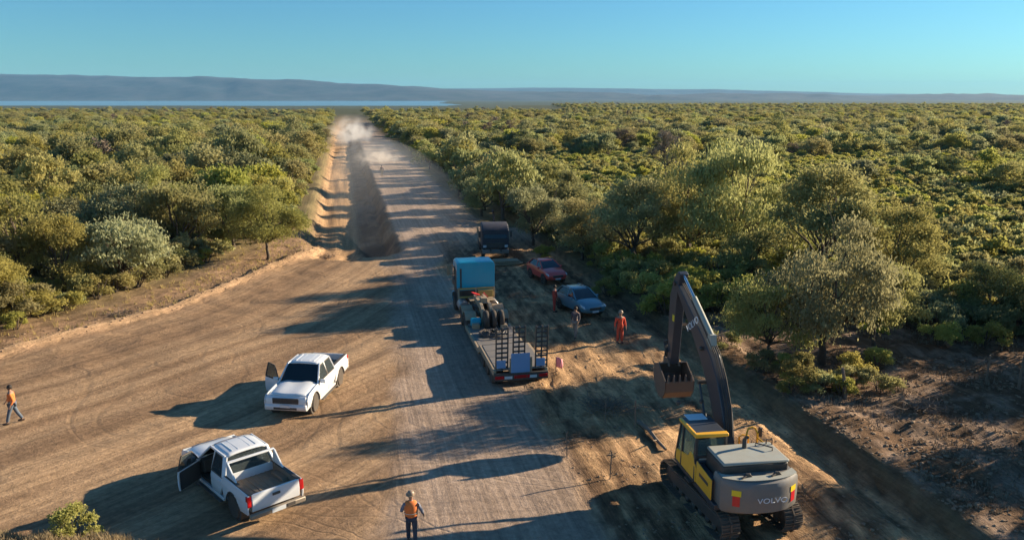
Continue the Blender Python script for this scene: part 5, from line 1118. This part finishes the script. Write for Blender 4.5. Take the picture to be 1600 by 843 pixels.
# trees just beyond the right edge of the picture whose shade falls on the clearing
for x, y, k_, s_ in [(25.5, 29.0, 'drooping', .95), (30, 36.0, 'spreading', 1.0), (26.5, 24.5, 'spreading', .95), (33, 31, 'drooping', 1.1), (31, 25, 'grey', 1.1), (36, 38, 'spreading', 1.1), (24.5, 19.5, 'drooping', .9)]:
    plant_tree(x, y, k_, s_, f'{KD0[k_]} tree off the right picture edge, {dict(((29.0, "third"), (36.0, "sixth"), (24.5, "second"), (31, "fifth"), (25, "fourth"), (38, "farthest"), (19.5, "nearest")))[y]} from the camera', 'near', 'trees shading the clearing from the right')
HS = [
 (12.9, 33.4, 'olive', .95, 'light olive shrub at the foot of the straight-trunked tree'),
 (14.1, 32.1, 'yellow', .72, 'yellow-green shrub beside the leaning stump post'),
 (13.4, 32.7, 'grey', .75, 'pale green shrub in the middle of the roadside clump'),
 (11.6, 34.9, 'olive', .75, 'small olive shrub left of the straight dark trunk'),
 (15.4, 34.3, 'olive', .8, 'olive shrub under the large drooping tree'),
 (12.6, 34.6, 'yellow', .8, 'yellow-green shrub around the base of the straight dark trunk'),
 (14.9, 33.0, 'olive', .7, 'small olive shrub just behind the leaning stump post'),
 (10.6, 38.6, 'olive', .75, 'olive shrub on the bank top behind the excavator bucket'),
 (10.0, 42.2, 'golden', .7, 'small yellowish shrub on the bank top beyond the bucket'),
 (8.9, 46.2, 'olive', .8, 'olive shrub right of the blue car'),
 (15.9, 32.6, 'olive', .75, 'olive shrub right of the leaning stump post'),
 (11.9, 32.2, 'olive', .6, 'low olive shrub on the bank top nearest the excavator boom'),
 (17.2, 35.6, 'yellow', .8, 'yellow-green shrub at the right foot of the large drooping tree'),
 (24.2, 39.0, 'olive', .9, 'olive shrub right of the bright golden one'),
 (22.0, 39.2, 'golden', .95, 'bright golden-yellow shrub in the shade line of the clearing'),
 (19.4, 41.2, 'golden', .7, 'small golden shrub left of the bright golden one'),
 (8.0, 50.6, 'golden', .9, 'yellowish shrub behind the parked blue car'),
 (11.2, 45.4, 'yellow', .8, 'yellow-green shrub behind the person in orange coveralls'),
 (6.4, 51.6, 'olive', .9, 'olive shrub under the broad tree by the blue car'),
 (2.6, 63.9, 'golden', .85, 'yellowish shrub behind the red car'),
 (-27.6, 47.2, 'olive', .95, 'olive shrub on the dry shoulder at the woodland edge'),
 (-26.6, 51.8, 'olive', 1.1, 'long olive shrub beside the dry shoulder on the left'),
 (-27.9, 43.0, 'yellow', .85, 'yellow-green shrub at the left end of the berm'),
 (-25.3, 56.8, 'olive', .9, 'olive shrub behind the pile of dry earth on the left'),
 (-24.0, 61.3, 'yellow', .9, 'pale yellow-green shrub left of the small umbrella tree'),
 (-28.6, 45.2, 'olive', 1.45, 'large olive bush at the front of the left wood'),
 (-31.5, 42.8, 'olive', 1.6, 'largest olive bush at the left picture edge'),
 (-30.8, 47.5, 'yellow', 1.5, 'large yellow-green bush behind the front bushes of the left wood'),
 (-28.3, 50.2, 'olive', 1.5, 'wide olive bush bordering the dry shoulder midway'),
 (-27.8, 54.4, 'olive', 1.45, 'wide olive bush farther along the dry shoulder'),
 (-26.4, 59.2, 'dark', 1.35, 'dark bush where the dry shoulder narrows'),
 (-33.5, 39.2, 'olive', 1.5, 'olive bush cut by the left picture edge'),
 (-29.5, 40.5, 'olive', 1.2, 'low olive shrub at the left edge above the berm'),
 (-13.2, 21.6, 'yellow', .72, 'leafy green shrub on the grassy mound at the bottom left'),
]
for x, y, k_, s_, lb_ in HS: plant_shrub(x, y, k_, s_, lb_)
# ---- the rest of the woodland
g2 = np.random.default_rng(21)
def woodland(X, Y):
    u, v = uv(X, Y); d, s = dist_poly(X, Y, BERM); sd_ = d * s
    wob = (fbm(u * .09, v * .09, 3) - .5) * 3
    R_ = (v > 14.6 + wob * .6) & (u > 75)
    R_ |= (v > 17.5 + wob) & (u > 42) & (u <= 75)
    tl = np.interp(X, [14, 16.3, 20.3, 23, 60, 200], [44, 42.5, 43.5, 41, 38, 30])
    R_ |= (X > 14) & (Y > tl + wob * .5) & (u <= 75) & (v > 18)
    R_ |= (X > 38) & (Y > -60) & (Y < 42)
    L_ = (sd_ > 4.6 + wob) & (Y < 78)
    L_ |= (v < -6.0 + wob * .5) & (Y >= 78) & (sd_ > 0)
    return R_ | L_
def scatter(step, jit, y1, xlim=.78, ymin=-40, half=1.0):
    P = []
    ys = np.arange(ymin, y1, step)
    for y in ys:
        w_ = min(9000, abs(y) * xlim + 60); x = np.arange(-w_, w_, step * half)
        P.append(np.stack([x, np.full_like(x, y)], 1))
    P = np.concatenate(P); P += g2.uniform(-jit, jit, P.shape) * step
    return P
hero = np.array([(h[0], h[1]) for h in HERO])
def clearof(P, pts, r):
    return np.min(np.hypot(P[:, None, 0] - pts[None, :, 0], P[:, None, 1] - pts[None, :, 1]), axis=1) > r
P = scatter(5.2, .48, 260); P = P[woodland(P[:, 0], P[:, 1])]; P = P[clearof(P, hero, 3.6)]
# the right-hand plain is mostly low scrub with scattered trees; the left is taller wood
u_, v_ = uv(P[:, 0], P[:, 1]); lowz = (v_ > 0) & (P[:, 1] < 60) & (v_ < 36); P = P[~lowz]; u_, v_ = uv(P[:, 0], P[:, 1])
plain = (v_ > 23) & (P[:, 1] < 175)
keep = np.where(plain, (fbm(P[:, 0] * .035, P[:, 1] * .035, 3) + g2.uniform(-.12, .12, len(P))) > np.interp(P[:, 1], [40, 150, 170], [.74, .68, .42]), g2.uniform(0, 1, len(P)) < .93)
P = P[keep]
infr = (np.abs(P[:, 0]) < P[:, 1] * .66 + 2) & (P[:, 1] > 30)
dist = np.hypot(P[:, 0], P[:, 1]); order = np.argsort(np.where(infr, dist, 1e9))
def kind_at(x, y, v):
    n = float(fbm(np.array([x * .03 + 50]), np.array([y * .03]), 3)[0]); r = rt.random()
    if v > 0: tb = [('spreading', .30), ('grey', .52), ('bushy', .72), ('dark', .86), ('drooping', .975), ('dry', 1)]
    else: tb = [('spreading', .45), ('grey', .60), ('bushy', .80), ('dark', .95), ('drooping', .99), ('dry', 1)]
    r = (r + (n - .5) * .5) % 1
    for k, t in tb:
        if r <= t: return k
    return 'spreading'
KD = {'spreading': 'olive green spreading tree', 'grey': 'grey-green rounded tree', 'bushy': 'yellow-green bushy tree', 'dark': 'dark green rounded tree', 'drooping': 'pale grey drooping tree', 'dry': 'brown bare-twigged tree'}
def where(x, y, v):
    px_ = 800 + 1243 * x / (y * .977 + 2.8)
    if v < 5: lat = ('by the sunken track' if y > 75 else 'by the dry shoulder') if v > -18 else ('at the left picture edge' if px_ < 130 else ('in the left wood' if px_ < 330 else 'in the mid-left wood'))
    else: lat = ('at the right roadside' if y > 75 else 'behind the parked cars') if v < 24 else ('at the right picture edge' if px_ > 1480 else ('right of the boom' if px_ > 1250 else ('behind the boom' if px_ > 1030 else 'left of the boom')))
    dd = 'nearest' if y < 52 else 'near' if y < 62 else 'fairly near' if y < 75 else 'midway' if y < 90 else 'farther' if y < 106 else 'far' if y < 125 else 'very far'
    return f'{lat}, {dd}'
ORD = ['leftmost', 'second', 'third', 'fourth', 'fifth', 'sixth', 'seventh', 'eighth', 'ninth', 'tenth', 'eleventh', 'twelfth', 'thirteenth', 'fourteenth', 'fifteenth', 'sixteenth', 'seventeenth', 'eighteenth', 'nineteenth', 'twentieth', 'twenty-first', 'twenty-second', 'twenty-third', 'twenty-fourth', 'twenty-fifth', 'twenty-sixth', 'twenty-seventh', 'twenty-eighth']
ROWS = {}
def name_rows():
    for (kd, wh), L in ROWS.items():
        L.sort(key=lambda q: q[0])
        for i, (_, t) in enumerate(L):
            if len(L) == 1: t['label'] = f'{kd} {wh}'; del t['group']
            elif i == 0: t['label'] = f'leftmost {kd} {wh}'
            elif i == len(L) - 1: t['label'] = f'rightmost {kd} {wh}'
            elif i < len(ORD): t['label'] = f'{ORD[i]} {kd} from the left {wh}'
            else: t['label'] = f'{kd} {wh}'
ntree = 300 - len(HERO) - 7; stuffpts = []
for n_, i in enumerate(order):
    x, y = P[i]; 
    _, v = uv(x, y); k_ = kind_at(x, y, v)
    s_ = float(g2.uniform(.65, 1.45)) * (1.0 if v < 5 or v < 24 else .92)
    if n_ < ntree and infr[i]:
        wh = where(x, y, v)
        t = plant_tree(float(x), float(y), k_, s_, 'x', 'mid' if y < 78 else 'far', f'{KD[k_]}s {wh}'); ROWS.setdefault((KD[k_], wh), []).append((x / y, t))
    else: stuffpts.append((x, y, list(KINDS).index(k_), s_))
# low scrub between: individual shrubs close by, then a mass
Q = scatter(1.4, .5, 245); qu, qv = uv(Q[:, 0], Q[:, 1])
pl = (qv > 18) & woodland(Q[:, 0], Q[:, 1]); lf = (qv < 0) & woodland(Q[:, 0], Q[:, 1]) & (g2.uniform(0, 1, len(Q)) < .5)
Q = Q[pl | lf]; Q = Q[clearof(Q, hero[:14], 1.2)]
qinf = (np.abs(Q[:, 0]) < Q[:, 1] * .66 + 1) & (Q[:, 1] > 30)
qo = np.argsort(np.where(qinf, np.hypot(Q[:, 0], Q[:, 1]), 1e9)); SK = ['yellow', 'olive', 'grey', 'golden', 'dark']
shrubpts = []
SD_N = {'yellow': 'yellow-green', 'olive': 'olive green', 'grey': 'grey-green', 'golden': 'golden-yellow', 'dark': 'dark green'}
for n_, i in enumerate(qo):
    x, y = Q[i]; _, v = uv(x, y)
    n = float(fbm(np.array([x * .05]), np.array([y * .05 + 30]), 3)[0]) + g2.uniform(-.15, .15)
    if v > 0: k_ = 'dark' if n < .20 else 'grey' if n < .31 else 'olive' if n < .42 else 'yellow' if n < .62 else 'golden'
    else: k_ = 'olive' if n < .5 else 'grey' if n < .58 else 'yellow' if n < .72 else 'dark'
    s_ = float(g2.uniform(.8, 1.45))
    if n_ < 282 and qinf[i]:
        wh = where(x, y, v); t = plant_shrub(float(x), float(y), k_, s_, 'x', 'mid', f'{SD_N[k_]} shrubs {wh}'); ROWS.setdefault((SD_N[k_] + ' shrub', wh), []).append((x / y, t))
    else: shrubpts.append((x, y, SK.index(k_), s_))
name_rows()
def mass(name, pts, meshes, label, cat, smul=1.0):
    """one object: points carrying scale, turn and kind, on which leafy crowns are set"""
    A = np.array(pts, float); z = height(A[:, 0], A[:, 1]) - .05
    me = bpy.data.meshes.new(name); me.from_pydata(np.stack([A[:, 0], A[:, 1], z], 1).tolist(), [], [])
    a = me.attributes.new('pick', 'INT', 'POINT'); a.data.foreach_set('value', A[:, 2].astype(np.int32))
    a = me.attributes.new('size', 'FLOAT_VECTOR', 'POINT'); s3 = np.stack([A[:, 3] * smul] * 3, 1) * g2.uniform(.85, 1.2, (len(A), 3)); a.data.foreach_set('vector', s3.ravel())
    a = me.attributes.new('turn', 'FLOAT_VECTOR', 'POINT'); t3 = np.zeros((len(A), 3)); t3[:, 2] = g2.uniform(0, 6.283, len(A)); a.data.foreach_set('vector', t3.ravel())
    o = link_mesh(name, me); ng = bpy.data.node_groups.new(name, 'GeometryNodeTree')
    ng.interface.new_socket('Geometry', in_out='INPUT', socket_type='NodeSocketGeometry'); ng.interface.new_socket('Geometry', in_out='OUTPUT', socket_type='NodeSocketGeometry')
    gi = ng.nodes.new('NodeGroupInput'); go = ng.nodes.new('NodeGroupOutput'); ip = ng.nodes.new('GeometryNodeInstanceOnPoints'); gti = ng.nodes.new('GeometryNodeGeometryToInstance')
    for src in meshes[::-1]:
        oi = ng.nodes.new('GeometryNodeObjectInfo'); oi.inputs['Object'].default_value = src; oi.inputs['As Instance'].default_value = True; oi.transform_space = 'ORIGINAL'
        ng.links.new(oi.outputs['Geometry'], gti.inputs[0])
    def attr(n, t):
        q = ng.nodes.new('GeometryNodeInputNamedAttribute'); q.data_type = t; q.inputs['Name'].default_value = n; return [x for x in q.outputs if x.enabled][0]
    ng.links.new(gi.outputs[0], ip.inputs['Points']); ng.links.new(gti.outputs[0], ip.inputs['Instance']); ip.inputs['Pick Instance'].default_value = True
    ng.links.new(attr('pick', 'INT'), ip.inputs['Instance Index']); ng.links.new(attr('size', 'FLOAT_VECTOR'), ip.inputs['Scale']); ng.links.new(attr('turn', 'FLOAT_VECTOR'), ip.inputs['Rotation'])
    ng.links.new(ip.outputs[0], go.inputs[0]); md = o.modifiers.new('set', 'NODES'); md.node_group = ng
    return tag(o, label, cat, kind='stuff')
# crowns of individual trees serve as the pattern of the mass (first object using each mesh)
def user_of(me, scale1=True):
    for o in COL.objects:
        if o.data is me: return o
far_k = [TREES[k, 'far'][0][0] for k in KINDS]
mid_s = [SHR[k, 'far'][0] for k in SK]
def ensure(me, kind, tree):
    o = user_of(me)
    if o: return o
    if tree: t = plant_tree(-60, 62, kind, .8, KD[kind] + ' far off the left picture edge', 'far', 'trees beyond the left picture edge', 0)
    else: t = plant_shrub(-58, 60, kind, .8, SD_N[kind] + ' shrub far off the left picture edge', 'far', 'shrubs beyond the left picture edge')
    for c in t.children:
        if c.name.startswith(('crown', 'foliage')): c.data = me; return c
# far wood out to the edge of the plateau, thinning as the rows hide one another
FP = scatter(6.0, .5, 420, .72, 250); FP = FP[(FP[:, 1] > 255) & woodland(FP[:, 0], FP[:, 1])]
FP2 = scatter(9, .5, 1750, .72, 420); FP2 = FP2[woodland(FP2[:, 0], FP2[:, 1]) & (FP2[:, 1] < np.where(FP2[:, 0] < 60, 650, 1200) + g2.uniform(-60, 60, len(FP2)))]
for A_, sm in ((FP, 1.15), (FP2, 1.0)):
    rr = g2.uniform(0, 1, len(A_)); left_ = A_[:, 0] < 0
    kk = np.select([rr < .38, rr < .58, rr < .82, rr < .94, rr < .98], [0, 4, 2, 3, 1], 5)
    for (x, y), k in zip(A_, kk): stuffpts.append((x, y, k, sm * g2.uniform(.6, 1.2)))
mass('far_woodland', stuffpts, [ensure(m, k, True) for m, k in zip(far_k, KINDS)], 'unbroken scrub woodland running to the horizon beyond the nearer trees', 'woodland')
mass('scrub', shrubpts, [ensure(m, k, False) for m, k in zip(mid_s, SK)], 'dense low yellow-green scrub filling the ground between the trees', 'scrub')

# ---- grass tufts, clods and stones
def tufts(name, pts, m, label, hgt=(.12, .4), blades=7):
    g = np.random.default_rng(9); V_ = []; F_ = []
    z = height(pts[:, 0], pts[:, 1])
    for (x, y), zz in zip(pts, z):
        for b in range(blades):
            a = g.uniform(0, 6.283); l = g.uniform(*hgt); t = g.uniform(.15, .8) * l; w_ = .018 + .02 * g.uniform()
            bx, by = x + g.normal() * .07, y + g.normal() * .07; k = len(V_)
            V_ += [(bx - w_ * math.sin(a), by + w_ * math.cos(a), zz - .02), (bx + w_ * math.sin(a), by - w_ * math.cos(a), zz - .02), (bx + t * math.cos(a), by + t * math.sin(a), zz + l)]
            F_.append((k, k + 1, k + 2))
    me = bpy.data.meshes.new(name); me.from_pydata(V_, [], F_); me.materials.append(m); return tag(link_mesh(name, me), label, 'grass', kind='stuff')
g3 = np.random.default_rng(4)
T1 = np.stack([g3.uniform(-19, -8, 2300), g3.uniform(20.2, 22.1, 2300)], 1); T1 = T1[height(T1[:, 0], T1[:, 1]) > .18][:900]
tufts('dry_grass', T1, L_STRAW, 'dry yellow grass on the mound at the bottom left', (.08, .28), 8)
T2 = np.stack([g3.uniform(-34, -16, 16000), g3.uniform(33, 80, 16000)], 1); d_, s_ = dist_poly(T2[:, 0], T2[:, 1], BERM); q_ = d_ * s_
T2 = T2[(q_ > .2) & (q_ < 8) & (g3.uniform(0, 1, len(T2)) < np.exp(-((q_ - 2.5) / 2.6) ** 2) * .12 + .02)]
tufts('shoulder_grass', T2, L_STRAW, 'sparse dry grass along the shoulder above the left berm', (.08, .34), 5)
T3 = np.stack([g3.uniform(10, 32, 9000), g3.uniform(22, 48, 9000)], 1); _, q_ = uv(T3[:, 0], T3[:, 1]); T3 = T3[(q_ > 18.4) & (fbm(T3[:, 0] * .5, T3[:, 1] * .5, 3) > .5)]
tufts('clearing_grass', T3[:2600], L_DRY, 'trampled dry grass and twigs over the shaded clearing', (.05, .2), 5)
CLOD = mat('earth_clod', (.27, .18, .11, 1), .95, var=.35, scale=5, bump=.4)
def clods(name, pts, sizes, label):
    g = random.Random(12); b = MB(); z = height(pts[:, 0], pts[:, 1])
    ico = [(0, 0, 1), (.89, 0, .45), (.28, .85, .45), (-.72, .53, .45), (-.72, -.53, .45), (.28, -.85, .45), (.72, .53, -.45), (-.28, .85, -.45), (-.89, 0, -.45), (-.28, -.85, -.45), (.72, -.53, -.45)]
    fc = [(0, 1, 2), (0, 2, 3), (0, 3, 4), (0, 4, 5), (0, 5, 1), (1, 6, 2), (2, 6, 7), (2, 7, 3), (3, 7, 8), (3, 8, 4), (4, 8, 9), (4, 9, 5), (5, 9, 10), (5, 10, 1), (1, 10, 6)]
    for (x, y), zz, s in zip(pts, z, sizes):
        a = g.uniform(0, 6.28); ca_, sa_ = math.cos(a), math.sin(a); sx, sy, sz_ = s * g.uniform(.7, 1.3), s * g.uniform(.7, 1.3), s * g.uniform(.45, .8)
        b.add([(x + (p[0] * sx * ca_ - p[1] * sy * sa_) * g.uniform(.8, 1.15), y + (p[0] * sx * sa_ + p[1] * sy * ca_), zz + p[2] * sz_ * g.uniform(.8, 1.1)) for p in ico], fc)
    me = bpy.data.meshes.new(name); me.from_pydata(b.v, [], b.f); me.materials.append(CLOD); return tag(link_mesh(name, me), label, 'earth clods', kind='stuff')
K1 = np.stack([g3.uniform(-2, 18, 9000), g3.uniform(19, 60, 9000)], 1); _, q_ = uv(K1[:, 0], K1[:, 1])
K1 = K1[((q_ > 7.5) & (q_ < 17.2) & (fbm(K1[:, 0] * .7, K1[:, 1] * .7, 3) > .53)) | ((q_ > 16.4) & (q_ < 17.3)) | ((q_ > 17.8) & (q_ < 19.5))]
clods('earth_clods', K1[:3200], g3.uniform(.015, .07, 3200) ** 1.0, 'loose clods of earth over the rough right-hand side and along the cut bank')
K2 = np.stack([g3.uniform(12, 26, 5000), g3.uniform(20, 38, 5000)], 1); _, q_ = uv(K2[:, 0], K2[:, 1]); K2 = K2[q_ > 18][:2600]
clods('clearing_clods', K2, g3.uniform(.02, .10, 2600), 'scattered clods over the mottled clearing on the right')
K3 = np.stack([g3.uniform(-30, -12, 9000), g3.uniform(28, 80, 9000)], 1); d_, s_ = dist_poly(K3[:, 0], K3[:, 1], BERM); q_ = d_ * s_; K3 = K3[(q_ > -.35) & (q_ < 2.2)][:2400]
clods('berm_clods', K3, g3.uniform(.02, .09, len(K3)), 'loose clods along the bright earth berm on the left')
# ------------------------------------------------------------------ dust and haze
def volume_mat(name, col, dens, aniso=.2, noise=None, falloff=None):
    m = bpy.data.materials.new(name); m.use_nodes = True; t = m.node_tree; t.nodes.clear()
    o = nn(t, 'ShaderNodeOutputMaterial'); v = nn(t, 'ShaderNodeVolumePrincipled'); v.inputs['Color'].default_value = (*col, 1); v.inputs['Density'].default_value = dens; v.inputs['Anisotropy'].default_value = aniso
    if noise:
        tc = nn(t, 'ShaderNodeTexCoord'); n = nn(t, 'ShaderNodeTexNoise', Scale=noise, Detail=4.0, Roughness=.6); t.links.new(tc.outputs['Object'], n.inputs['Vector'])
        ln = nn(t, 'ShaderNodeVectorMath', operation='LENGTH'); t.links.new(tc.outputs['Object'], ln.inputs[0])
        e1 = mr(t, ln.outputs['Value'], .0, 1.0, 1.0, 0.0); e = mth(t, 'MULTIPLY', e1, e1)
        t.links.new(mth(t, 'MULTIPLY', mth(t, 'MULTIPLY', e, mr(t, n.outputs['Fac'], .42, .68, .0, 3.2)), dens), v.inputs['Density'])
    t.links.new(v.outputs[0], o.inputs['Volume']); return m
def plume(name, loc, size, rz, m, label):
    b = MB(); b.lathe([(.05, -.98), (.5, -.85), (.85, -.5), (1, 0), (.85, .5), (.5, .85), (.05, .98)], n=20)
    o = b.build(name, m); o.location = loc; o.scale = size; o.rotation_euler = (0, 0, rz); return tag(o, label, 'dust', kind='stuff')
plume('dust_cloud', (-50, 252, 1.5), (9, 60, 7), ROAD_RZ, volume_mat('pale_dust', (.93, .9, .86), 0.055, 0, 2.6), 'pale plume of dust hanging over the road near the horizon')
plume('dust_cloud', (-27.8, 166, .2), (6, 14, 3.6), ROAD_RZ, volume_mat('tan_dust', (.92, .84, .74), .22, 0, 2.4), 'small tan puff of dust over the road beyond the distant worker')
plume('dust_cloud', (-20, 125, 1.0), (9, 75, 5.0), ROAD_RZ, volume_mat('thin_dust', (.85, .85, .85), .0035, 0), 'thin veil of dust drifting along the far road')
hzb = MB(); hzb.box((0, 7300, 126.5), (22000, 15900, 299)); hzo = hzb.build('haze', volume_mat('air', (.28, .62, 1.0), .00004, 0.0)); tag(hzo, kind='stuff')
hzo['label'] = 'pale blue air haze over the whole plain'
